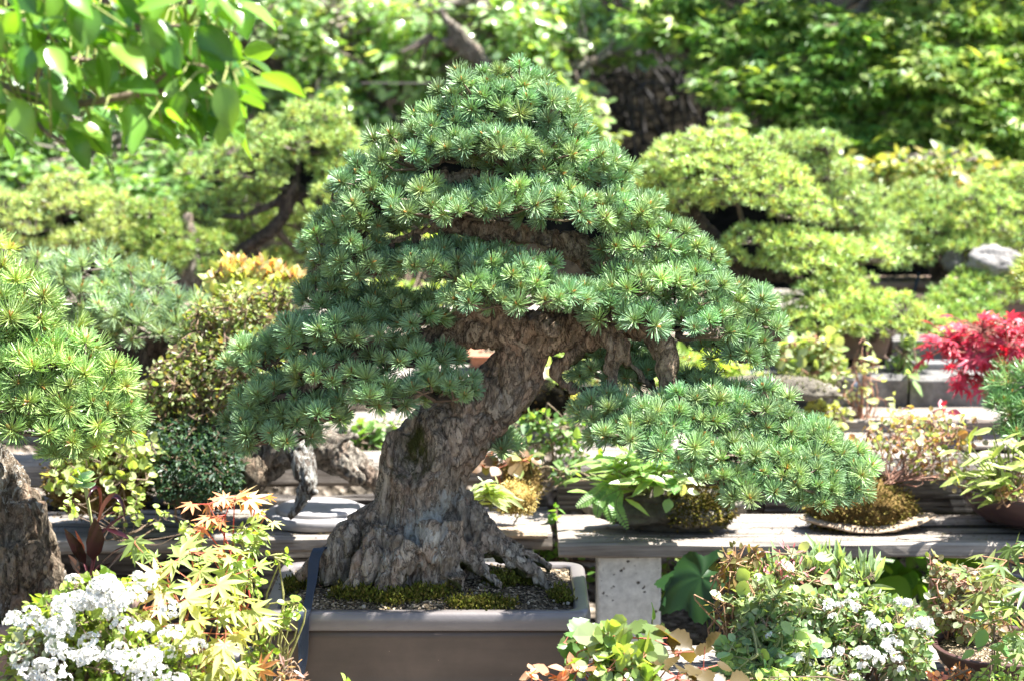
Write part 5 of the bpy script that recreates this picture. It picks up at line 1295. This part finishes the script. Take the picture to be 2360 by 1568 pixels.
# --- bottom right: mixed plants in front of the bench
def shrubs_front():
    shrub('grey green heathery shrub with small white blossoms before the concrete post bench', at(1930, 1640, 4.3),
      [(1760, 1390, 4.32, 80, 60, 620), (1850, 1430, 4.28, 100, 70, 900), (1960, 1420, 4.28, 100, 80, 900), (1800, 1490, 4.24, 110, 50, 700), (1930, 1500, 4.22, 110, 50, 760), (2060, 1450, 4.26, 90, 70, 700), (1740, 1450, 4.26, 60, 50, 360), (2080, 1520, 4.2, 70, 40, 360), (1860, 1550, 4.16, 120, 30, 420)],
      'ovate', .0145, [(.18, .28, .125), (.26, .34, .18), (.12, .21, .08), (.34, .38, .24)], seed=111, nst=10, stemc=((.30, .22, .14), (.24, .14, .09)), name='flowering_shrub',
      flowers=[flower_heads(grid_rows(g, 1960, 1400, 4.26, 60, 30, 8, .05) + grid_rows(g, 2090, 1430, 4.24, 90, 50, 14, .06) + grid_rows(g, 1900, 1490, 4.2, 160, 60, 12, .06) + grid_rows(g, 2010, 1520, 4.18, 100, 50, 12, .06), .0075, 9, ((.80, .79, .76),), psize=.0058, name='blossom')])
    shrub('rosemary like spiky grey leaves along the back of the white blossoms', at(1890, 1500, 4.4), [(1890, 1300, 4.42, 24, 40, 46), (1930, 1320, 4.4, 30, 36, 60), (1990, 1330, 4.38, 34, 30, 60), (1850, 1320, 4.4, 36, 36, 60), (1780, 1330, 4.4, 40, 36, 60)], 'lance', .036, [(.24, .34, .18), (.32, .42, .26)], seed=112, nst=6, wide=.9, droop=-1.2, name='spiky_herb', cat='plant')
    maple_plant('pink tubular flowers among thin leaves below the stone planter', at(1830, 1480, 4.38), [(1825, 1275, 4.36, 10, 16, None), (1790, 1300, 4.36, 8, 16, None), (1835, 1320, 4.34, 14, 20, None), (1870, 1340, 4.34, 10, 16, None), (1790, 1340, 4.34, 8, 18, None), (1760, 1290, 4.38, 4, 14, None)], 'lance', .020, [(.50, .15, .17), (.56, .24, .26), (.30, .13, .09)], 113, name='pink_flower', cat='flower', droop=-.6, lmat='petal', stemc=((.24, .20, .10),))
    maple_plant('pale succulent with rounded rosettes left of the pink flowers', at(1760, 1500, 4.3), [(1700, 1390, 4.3, 10, 22, None), (1730, 1360, 4.32, 10, 22, None), (1790, 1370, 4.28, 12, 26, None), (1860, 1280, 4.38, 5, 14, 1), (1880, 1330, 4.34, 6, 18, 1), (1700, 1450, 4.24, 8, 22, None)], 'round', .026, [(.30, .38, .17), (.42, .46, .30), (.22, .31, .10)], 114, name='succulent', cat='plant', droop=-.3, stemc=((.30, .36, .14),))
    shrub('brown leaved wiry plant at the left of the heathery shrub', at(1700, 1500, 4.35), [(1690, 1300, 4.36, 40, 50, 60), (1660, 1380, 4.34, 26, 40, 26), (1730, 1280, 4.38, 40, 30, 36)], 'ovate', .014, [(.22, .12, .05), (.17, .17, .06)], seed=115, nst=6, stemc=((.30, .17, .09),), name='wiry_plant', cat='plant', wob=.03)
    shrub('clover like green leaves hanging over the black pot', at(1760, 1560, 4.15), [(1690, 1500, 4.14, 40, 40, 46), (1760, 1540, 4.12, 80, 30, 90), (1680, 1560, 4.1, 60, 20, 50), (1830, 1470, 4.16, 60, 40, 60)], 'round', .021, [(.20, .34, .17), (.28, .42, .22), (.32, .44, .14)], seed=116, nst=6, stemc=((.24, .26, .10),), name='clover', cat='plant', wob=.03)
    pot_round('round black pot under the heathery shrub', at(1850, 1500, 4.3)[0], 4.30, ZF, .135, .075, 'blackplastic', name='plant_pot', group='black plant pots on the front bench', lipw=.006)
    pot_round('wide dark brown bowl at the bottom right corner', at(2330, 1520, 4.24)[0], 4.26, ZF, .15, .072, 'maroon', name='plant_pot', group='black plant pots on the front bench', lipw=.008)
    pot_round('black pot behind the green maple at the right edge', at(2330, 1330, 4.55)[0], 4.75, ZF, .09, .08, 'blackplastic', name='plant_pot', group='black plant pots on the front bench', lipw=.006)
    shrub('pinkish grey small leaved shrub right of the white blossoms', at(2230, 1560, 4.34), [(2200, 1340, 4.36, 60, 44, 240), (2270, 1370, 4.34, 60, 44, 240), (2180, 1400, 4.32, 50, 40, 170), (2150, 1300, 4.4, 20, 34, 26), (2260, 1440, 4.28, 70, 50, 240)], 'round', .0125, [(.22, .25, .15), (.28, .19, .14), (.16, .21, .09), (.34, .34, .26)], seed=117, nst=9, stemc=((.36, .18, .13),))
    maple_plant('soft green maple with drooping fingered leaves at the right edge', at(2400, 1600, 4.1), [(2250, 1310, 4.12, 4, 26, None), (2320, 1290, 4.1, 6, 34, None), (2350, 1250, 4.12, 6, 34, None), (2300, 1370, 4.06, 5, 34, None), (2355, 1350, 4.04, 6, 34, None), (2330, 1440, 4.02, 6, 34, None), (2370, 1420, 4.02, 5, 34, None), (2360, 1510, 4.0, 6, 34, None)], 'maple7', .040, [(.13, .21, .065), (.17, .24, .08), (.22, .26, .09)], 118, stemc=((.30, .14, .07), (.24, .16, .08)))
    maple_plant('upright plant with paired pointed green leaves near the right edge', at(2290, 1640, 4.08), [(2285, 1480, 4.08, 5, 22, None), (2290, 1430, 4.1, 4, 18, None), (2270, 1540, 4.06, 4, 20, None)], 'ovate', .046, [(.14, .28, .09), (.20, .34, .13)], 119, name='leafy_seedling', cat='plant', lmat='gloss', stemc=((.10, .06, .05),), wide=.9)
    shrub('coral coloured buds low in front of the bottom right bowl', at(2220, 1600, 4.05), [(2210, 1545, 4.06, 34, 12, 30), (2160, 1560, 4.05, 30, 10, 24)], 'round', .012, [(.60, .20, .12), (.56, .30, .14)], seed=120, nst=4, name='coral_buds', cat='plant')
    shrub('bright green herbs along the bottom right edge', at(2240, 1660, 4.0), [(2300, 1560, 4.0, 60, 20, 70), (2230, 1590, 3.98, 60, 16, 60), (1800, 1575, 4.05, 140, 16, 120)], 'ovate', .017, [(.24, .38, .10), (.32, .44, .14)], seed=121, nst=5, name='small_herb', cat='plant')
shrubs_front()
# --- under the bench: big dark leaves and bright ones beyond
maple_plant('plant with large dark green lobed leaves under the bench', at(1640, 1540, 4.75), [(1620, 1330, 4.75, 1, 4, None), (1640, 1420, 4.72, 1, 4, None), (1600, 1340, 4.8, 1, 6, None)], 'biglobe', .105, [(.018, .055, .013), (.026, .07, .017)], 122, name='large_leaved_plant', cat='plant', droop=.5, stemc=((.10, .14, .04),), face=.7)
maple_plant('backlit green undergrowth plants behind the right bench', at(2020, 1500, 5.45), [(1960, 1310, 5.45, 9, 40, None), (2040, 1300, 5.5, 9, 44, None), (2110, 1310, 5.5, 9, 40, None), (2000, 1380, 5.4, 10, 46, None), (2080, 1390, 5.4, 10, 44, None), (1900, 1320, 5.5, 8, 40, None), (2180, 1320, 5.5, 8, 40, None), (2260, 1320, 5.5, 8, 40, None), (2040, 1440, 5.36, 8, 40, None)], 'broad', .085, [(.16, .34, .04), (.22, .42, .06), (.09, .22, .03)], 123, name='broad_leaved_plant', cat='plant', wide=1.4, stemc=((.18, .26, .06),))
maple_plant('pale green leaves lit beyond the gap between the benches', at(1690, 1360, 5.7), [(1640, 1300, 5.7, 8, 30, None), (1700, 1305, 5.7, 8, 30, None)], 'broad', .06, [(.34, .46, .12), (.40, .48, .20)], 124, name='broad_leaved_plant', cat='plant', wide=1.4)
shrub('green weeds in the dark gap between the two benches', at(1280, 1290, 5.2), [(1265, 1265, 5.2, 30, 26, 60), (1280, 1200, 5.2, 8, 50, 16), (1330, 1320, 5.3, 30, 30, 30), (1540, 1330, 5.4, 30, 50, 40)], 'ovate', .022, [(.12, .26, .05), (.20, .36, .08)], seed=125, nst=3, name='weeds', cat='weeds')
# --- bottom middle
maple_plant('creeper with toothed green leaves tinged red in front of the big pot', at(1480, 1660, 3.90),
    [(1300, 1480, 3.90, 3, 20, 0), (1340, 1465, 3.90, 3, 22, 0), (1400, 1450, 3.92, 3, 26, 2), (1500, 1470, 3.90, 5, 32, 1), (1570, 1500, 3.88, 6, 34, 1), (1620, 1540, 3.86, 6, 34, 1), (1560, 1560, 3.84, 6, 40, 1), (1450, 1560, 3.84, 5, 36, 0), (1340, 1540, 3.86, 4, 30, 0), (1520, 1440, 3.94, 3, 24, 2), (1640, 1580, 3.86, 5, 30, 1), (1440, 1500, 3.86, 4, 30, 0)],
    'serrate', .043, [(.09, .18, .05), (.10, .075, .032), (.10, .15, .045)], 131, name='creeper', cat='creeper', stemc=((.46, .10, .07), (.34, .14, .08)), wide=1.15)
shrub('pale variegated round leaves in the middle of the creeper', at(1440, 1660, 3.86), [(1400, 1470, 3.86, 40, 40, 34), (1440, 1520, 3.82, 60, 44, 70), (1380, 1530, 3.82, 40, 36, 40), (1470, 1560, 3.80, 50, 24, 40)], 'round', .026, [(.24, .32, .11), (.34, .40, .22), (.14, .24, .06)], seed=132, nst=5, stemc=((.40, .14, .08),), lmat='gloss', name='variegated_plant', cat='plant')
maple_plant('pink orange young leaf rosettes at the bottom edge below the big pot', at(1270, 1640, 3.82), [(1225, 1550, 3.82, 6, 16, None), (1290, 1560, 3.80, 9, 22, None), (1330, 1545, 3.80, 6, 18, None), (1260, 1575, 3.80, 6, 20, None)], 'ovate', .026, [(.50, .22, .13), (.56, .34, .22), (.40, .16, .08)], 133, name='pink_rosette', cat='plant', droop=-.2)
blade_plant('single upright green leaf by the foot of the concrete post', at(1500, 1480, 4.3), [(1503, 1425, 4.3, 1507, 1385, 4.28)], 'broad', [(.20, .40, .08)], seed=134, wide=1.0)
blade_plant('tiny green leaf tip in front of the middle of the big pot', at(790, 1660, 4.0), [(795, 1575, 4.0, 790, 1548, 3.99), (800, 1580, 4.0, 802, 1560, 3.99)], 'broad', [(.30, .42, .10)], seed=135, wide=1.0, name='seedling', cat='plant')

# ================================================================ trees of the hillside
def tree_(label, base, limbs, clumps, tpl, size, cols, seed, name='broadleaf_tree', lmat='leaf', droop=.5, wide=1.0, barkn='barkgrey', flat=1.0, up=.7, svar=.25, var=.18, group='trees on the hillside', twig=True, cat='tree', shell=.5, voxel=.02):
    """clumps: (x, y, Y, rx, ry, count[, depth]) each broken into smaller sprays so the outline stays ragged."""
    rng = np.random.default_rng(seed); o = thing(name, label, cat, base, group)
    tr = [Dp(l) for l in limbs]
    trunk(tr, barkn, o, voxel, .008, 12, seed)
    S = np.concatenate([P for P, r in tr]); lv, tw = MB(), MB()
    for q in clumps:
        x, y, Y, rx, ry, n = q[:6]; C = at(x, y, Y); u = px(Y, y)
        rad = np.array([rx * u, q[6] if len(q) > 6 else .6 * rx * u, ry * u])
        ns = max(3, n // 26)
        d, s = ball(rng, ns, .4); sub = C + s * rad
        k = rng.integers(0, ns, n); sr = rad.mean() * .30
        off = rng.normal(0, 1, (n, 3)) * sr * np.array([1.1, 1.1, .5 * flat])
        P = sub[k] + off
        D = norm(off / sr + rng.normal(0, .5, (n, 3)) + np.array([0, -.15, -droop]))
        Nn = norm(rng.normal(0, .4, (n, 3)) + np.array([0, -.25, up]))
        tint = np.exp(rng.normal(0, .15, (ns, 1)))
        leaves(lv, tpl, P, D, Nn, size * np.exp(rng.normal(0, svar, n)), hues(rng, cols, n, var) * tint[k], wide)
        j = ((sub[:, None] - S[None]) ** 2).sum(-1).argmin(1)
        m = (S[j] + sub) / 2 + rng.normal(0, .04, sub.shape)
        cc = hues(rng, [(.13, .10, .08), (.20, .17, .14)], ns)
        ok = ((S[j] - sub) ** 2).sum(1) < .6 ** 2; j, m, sub_, cc = j[ok], m[ok], sub[ok], cc[ok]
        sticks(tw, S[j], m, .009, .006, cc); sticks(tw, m, sub_, .006, .003, cc)
        i = rng.choice(n, min(n, 4 * ns), False); sticks(tw, sub[k[i]], P[i], .0028, .0015, hues(rng, [(.16, .13, .09)], len(i)))
    lv.build('crown', M[lmat], o, True)
    tw.build('branches', M['twig'], o)
    return o

KC = [(.25, .40, .15), (.34, .47, .23), (.16, .30, .10), (.44, .53, .32)]
# pale barked tree in the middle with hanging leaves
tree_('pale barked tree with forked limbs and hanging leaves behind the main bonsai', at(1150, 420, 9.0),
      [[(1180, 560, 9.0, 40), (1165, 400, 9.0, 34), (1150, 250, 9.0, 28), (1125, 170, 9.0, 24), (1112, 140, 8.98, 20), (1080, 100, 8.95, 17), (1038, 56, 8.9, 13), (1010, 20, 8.9, 9)], [(1115, 150, 8.98, 16), (1065, 120, 8.95, 13), (1030, 100, 8.92, 9), (990, 80, 8.9, 6)],
       [(1160, 330, 9.0, 22), (1230, 230, 9.05, 17), (1280, 182, 9.05, 14), (1350, 150, 9.0, 12), (1425, 118, 8.95, 8)], [(1165, 260, 9.05, 16), (1163, 125, 9.1, 13), (1115, 70, 9.1, 12), (1098, 0, 9.1, 10), (1090, -80, 9.1, 8)]],
      [(1060, 60, 9.2, 130, 90, 620), (1230, 90, 9.1, 110, 90, 560), (1270, 200, 9.0, 80, 60, 320), (1350, 60, 9.3, 110, 90, 480), (980, 150, 9.2, 90, 90, 420), (1180, 20, 9.4, 150, 70, 420), (1420, 100, 9.1, 70, 50, 200), (940, 40, 9.4, 110, 90, 380), ],
      'ovate', .05, KC, 201, droop=.9, wide=.9, lmat='gloss', barkn='deadwood')
tree_('tree with long leaning brown limbs behind the S-curved pine', at(900, 420, 9.3),
      [[(930, 520, 9.3, 34), (905, 380, 9.3, 28), (880, 290, 9.3, 24), (800, 245, 9.28, 20), (700, 190, 9.25, 17), (600, 125, 9.2, 14), (500, 50, 9.2, 10), (420, -10, 9.2, 8)], [(900, 330, 9.32, 18), (893, 270, 9.32, 15), (855, 190, 9.3, 12), (800, 100, 9.3, 10), (765, 20, 9.3, 8)]],
      [(560, 90, 9.4, 120, 90, 520), (680, 60, 9.3, 120, 90, 560), (800, 130, 9.35, 120, 100, 560), (640, 210, 9.3, 110, 70, 360), (880, 170, 9.4, 90, 100, 420), (760, 240, 9.2, 100, 60, 340), (520, 180, 9.5, 110, 80, 300), (880, 60, 9.5, 120, 80, 380), (850, 290, 9.1, 80, 44, 190), (450, 60, 9.6, 100, 90, 280)],
      'ovate', .046, KC + [(.10, .20, .06)], 202, droop=.8, wide=.9, lmat='gloss', barkn='barkdark')
# maple wall on the right
MP = [(.13, .27, .06), (.20, .34, .07), (.09, .21, .05), (.36, .46, .12)]
tree_('wide green maple with layered sprays filling the upper right', at(2000, 480, 8.9),
      [[(2010, 640, 8.9, 44), (1990, 480, 8.9, 36), (1960, 330, 8.9, 28), (1900, 180, 8.9, 20), (1850, 60, 8.9, 14)], [(1975, 380, 8.9, 22), (2080, 260, 8.85, 16), (2200, 180, 8.8, 12), (2300, 130, 8.8, 9)], [(1960, 300, 8.9, 20), (1840, 260, 8.8, 14), (1740, 240, 8.7, 10)], [(2085, 300, 8.9, 14), (1990, 90, 8.7, 8), (1940, 20, 8.7, 6)]],
      [(1560, 45, 8.9, 130, 60, 800), (1680, 100, 8.8, 130, 70, 1000), (1820, 60, 8.7, 130, 80, 1100), (1950, 110, 8.6, 130, 70, 1100), (1760, 200, 8.6, 140, 60, 1000), (1900, 230, 8.6, 140, 60, 1100), (2040, 210, 8.5, 140, 70, 1200), (2000, 310, 8.5, 150, 60, 1100), (1850, 320, 8.6, 110, 50, 700), (1690, 180, 8.8, 70, 44, 400),
       (1600, -120, 9.2, 190, 90, 1800), (1800, -140, 9.0, 190, 90, 1800), (2000, -120, 8.8, 190, 90, 1600), (1900, -300, 9.0, 240, 100, 1800)],  # unseen upper crown, added to shade the hollow below
      'maple5', .040, MP, 203, name='maple_tree', droop=.25, flat=.55, up=1.0, barkn='barkdark')
tree_('second maple with lime green upper sprays at the far right', at(2300, 480, 8.8),
      [[(2290, 640, 8.8, 40), (2270, 440, 8.8, 32), (2260, 280, 8.8, 22), (2240, 120, 8.8, 14), (2230, 0, 8.8, 9)], [(2265, 330, 8.8, 18), (2340, 220, 8.7, 12), (2420, 150, 8.7, 8)]],
      [(2100, 60, 8.6, 120, 70, 900), (2220, 70, 8.5, 120, 80, 1000), (2330, 60, 8.5, 110, 80, 900), (2180, 160, 8.4, 130, 60, 1000), (2320, 170, 8.4, 120, 70, 1000), (2240, 260, 8.35, 130, 60, 1000), (2340, 290, 8.3, 90, 70, 700), (2130, 330, 8.4, 120, 44, 700), (2270, 350, 8.3, 110, 44, 700), (2350, 380, 8.3, 60, 50, 300), (2250, -120, 8.7, 200, 90, 1700), (2450, -80, 8.6, 180, 90, 1500), (2350, -300, 8.7, 240, 90, 1500)],
      'maple5', .040, [(.18, .32, .07), (.28, .40, .09), (.11, .24, .055), (.44, .50, .16)], 204, name='maple_tree', droop=.3, flat=.55, up=1.0, barkn='barkdark')
# left backdrop bushes
tree_('dark bushy evergreen behind the olive pine at left', at(250, 500, 8.6), [[(250, 600, 8.6, 30), (250, 450, 8.6, 24), (240, 330, 8.6, 14)]],
      [(60, 330, 8.6, 120, 80, 560), (220, 330, 8.7, 130, 80, 620), (360, 400, 8.5, 110, 60, 520), (120, 430, 8.4, 120, 60, 480), (300, 450, 8.3, 120, 50, 520), (440, 330, 8.8, 110, 80, 460), (30, 200, 8.9, 130, 100, 420), (250, 200, 9.1, 150, 100, 420), (400, 200, 9.1, 120, 100, 380)],
      'ovate', .040, [(.14, .27, .08), (.20, .36, .11), (.28, .44, .15), (.09, .18, .05)], 205, name='evergreen_tree', barkn='barkdark')
tree_('low green bushes between the domed pine and the maples', at(2150, 480, 7.9), [[(2140, 560, 7.9, 20), (2140, 450, 7.9, 14), (2150, 380, 7.9, 8)]],
      [(2050, 400, 7.9, 70, 40, 240), (2150, 400, 7.8, 80, 40, 300), (2250, 390, 7.9, 80, 44, 300), (2200, 350, 8.0, 70, 30, 200), (2330, 430, 7.9, 60, 40, 200), (1990, 380, 8.0, 60, 44, 170)],
      'ovate', .036, [(.20, .30, .08), (.32, .36, .12), (.12, .22, .06), (.36, .30, .12)], 206, name='bush', cat='bush', group='bushes below the trees')
tree_('round leaved bush edging the dark hollow', at(1350, 380, 8.3), [[(1350, 480, 8.3, 18), (1345, 380, 8.3, 12), (1340, 280, 8.3, 6)]],
      [(1340, 250, 8.3, 60, 44, 220), (1370, 300, 8.2, 44, 40, 160), (1320, 320, 8.2, 60, 40, 200)],
      'round', .030, [(.28, .38, .14), (.38, .46, .20), (.20, .32, .10)], 207, name='bush', cat='bush', group='bushes below the trees')
tree_('small round leaved bush on the right edge of the dark hollow', at(1660, 400, 8.3), [[(1670, 480, 8.3, 18), (1660, 380, 8.3, 12), (1655, 300, 8.3, 6)]],
      [(1680, 300, 8.3, 50, 30, 120), (1610, 330, 8.2, 50, 26, 110), (1690, 280, 8.4, 40, 20, 70)], 'round', .030, [(.28, .38, .14), (.38, .46, .20), (.20, .32, .10)], 217, name='bush', cat='bush', group='bushes below the trees')
tree_('background trees closing the hillside above the bonsai', at(900, 200, 11.0), [[(900, 400, 11, 40), (900, 100, 11, 30), (880, -80, 11, 20)], [(1700, 400, 11.2, 40), (1680, 60, 11.2, 30), (1680, -100, 11.2, 20)], [(300, 400, 11.2, 40), (300, 60, 11.2, 30), (280, -100, 11.2, 20)]],
      [(200, 40, 11, 260, 110, 900), (600, 60, 11, 260, 110, 900), (1000, 60, 11.2, 260, 120, 900), (1380, 0, 11.2, 230, 80, 700), (1700, 20, 11, 260, 90, 800), (2100, 40, 11, 260, 110, 800), (500, 240, 10.6, 240, 100, 700), (900, 250, 10.6, 240, 90, 700), (150, 250, 10.6, 200, 110, 600), (2200, 250, 10.4, 220, 110, 600), (1200, 230, 10.6, 160, 80, 400), (-250, 60, 10.8, 240, 110, 600), (-250, 300, 10.2, 220, 110, 500), (2600, 60, 10.8, 240, 110, 600), (2600, 300, 10.2, 220, 110, 500)],
      'ovate', .06, [(.18, .33, .10), (.26, .42, .15), (.12, .22, .07), (.34, .48, .20)], 208, name='distant_trees', barkn='barkdark', group=None, cat='trees')['kind'] = 'stuff'
# dark twiggy thicket in the hollow
rt = np.random.default_rng(31)
o = thing('thicket', 'tangle of bare dark twigs in the shady hollow', 'thicket', at(1490, 400, 9.2)); mb = MB()
for k in range(70):
    X, Y0 = rt.uniform(.38, .85), rt.uniform(9.2, 10.2); z0 = ground_z(X, Y0) - .03
    dx, dy, h = rt.normal(-.25, .3), rt.normal(-.25, .2), rt.uniform(.25, .7)
    P = spline([(X, Y0, z0), (X + dx * .4, Y0 + dy * .3, z0 + h * .7), (X + dx, Y0 + dy, z0 + h * rt.uniform(.6, 1.0))], 8)
    tube(mb, P, np.linspace(.008, .003, 8), 5, hues(rt, [(.02, .016, .014), (.05, .045, .04), (.012, .010, .008)], 1)[0])
mb.build('stems', M['twig'], o)
# --- leafy branch hanging in at the upper left, close to the camera
rng = np.random.default_rng(9)
tx = at(-420, 60, 3.2)[0] - .22
o = thing('overhanging_tree', 'near tree whose branch of large bright leaves hangs in at the upper left', 'tree', (tx, 3.25, 0))
lim = [[(-420, 60, 3.20, 26), (-200, 130, 3.20, 20), (0, 200, 3.17, 14), (150, 240, 3.15, 10), (330, 215, 3.13, 8), (500, 200, 3.11, 5)], [(-200, 130, 3.20, 14), (20, 60, 3.23, 10), (150, 50, 3.21, 8), (300, 60, 3.19, 6), (430, 60, 3.17, 4)], [(20, 205, 3.17, 9), (100, 300, 3.11, 6), (170, 340, 3.09, 4)], [(330, 215, 3.13, 6), (420, 150, 3.11, 4), (530, 170, 3.09, 3)], [(-100, 150, 3.19, 10), (60, 130, 3.25, 7), (240, 140, 3.27, 5), (380, 120, 3.25, 4)]]
br = MB(); S = []
for l in lim:
    P, r = Dp(l, 30); tube(br, P, r, 8, (.16, .115, .08), .2); S.append(P)
br.build('limb', M['twig'], o); j0 = at(-420, 60, 3.2)
trunk([(spline([(tx - .05, 3.25, -.05), (tx, 3.25, .6), (tx + .02, 3.22, 1.3), (tx, 3.2, 2.0), (tx - .03, 3.2, 2.9)], 30), np.linspace(.09, .045, 30)), (spline([(tx, 3.22, 1.35), ((tx + j0[0]) / 2, 3.21, j0[2] - .03), tuple(j0)], 10), np.linspace(.03, .016, 10))], 'barkdark', o, .008, .005, 24, 12.); S = np.concatenate(S)
lv, tw = MB(), MB()
spots = [(x, y) for x, y in zip(rng.uniform(-100, 560, 300), rng.uniform(-80, 290, 300)) if y < 330 - max(0, x - 250) * .35]
spots += [(560, 120), (600, 170), (540, 160), (520, 230), (560, 250), (480, 260), (430, 270), (150, 300), (210, 310), (300, 240), (120, 290), (60, 280), (580, 140), (500, 110), (440, 90), (460, 40), (400, 20), (340, 250), (380, 230)]
for x, y in spots:
    Y = rng.uniform(3.0, 3.4); a = at(x, y, Y)
    ang = rng.normal(.75, .55); L = rng.uniform(.046, .078)
    D = np.array([math.cos(ang) * .9, rng.normal(-.1, .35), -math.sin(ang)])
    Nn = norm(np.array([.15, -.15, 1.0]) + rng.normal(0, .5, 3))
    leaves(lv, 'broad', a[None], D[None], Nn[None], [L], hues(rng, [(.11, .24, .035), (.16, .30, .045), (.05, .14, .022)], 1, .18), .92)
    n = S[((S - a) ** 2).sum(1).argmin()]; m = (n + a) / 2 + np.array([0, 0, .01])
    sticks(tw, [n, m], [m, a], .0016, .0012, (.26, .28, .08))
lv.build('leaves', M['gloss'], o, True); tw.build('leaf_stalks', M['twig'], o)

# --- needles, petals and leaf crumbs lying on the planks
rng = np.random.default_rng(14); mb = MB()
n = 900; X = np.concatenate([rng.uniform(.15, 1.6, n), rng.uniform(-1.3, .05, n)]); Yy = np.concatenate([rng.uniform(4.99, 5.28, n), rng.uniform(5.04, 5.30, n)])
P = np.column_stack([X, Yy, np.full(2 * n, ZM + .004)]); a = rng.uniform(0, 6.28, 2 * n)
leaves(mb, 'diamond', P, np.column_stack([np.cos(a), np.sin(a), rng.normal(0, .05, 2 * n)]), np.tile([0, 0, 1.0], (2 * n, 1)), rng.uniform(.004, .013, 2 * n), hues(rng, [(.10, .06, .03), (.20, .14, .07), (.05, .035, .02), (.12, .13, .05)], 2 * n, .3), .5)
tag(mb.build('bench_litter', M['moss']), 'brown needles and leaf crumbs scattered over the bench planks', 'litter', None, 'stuff')
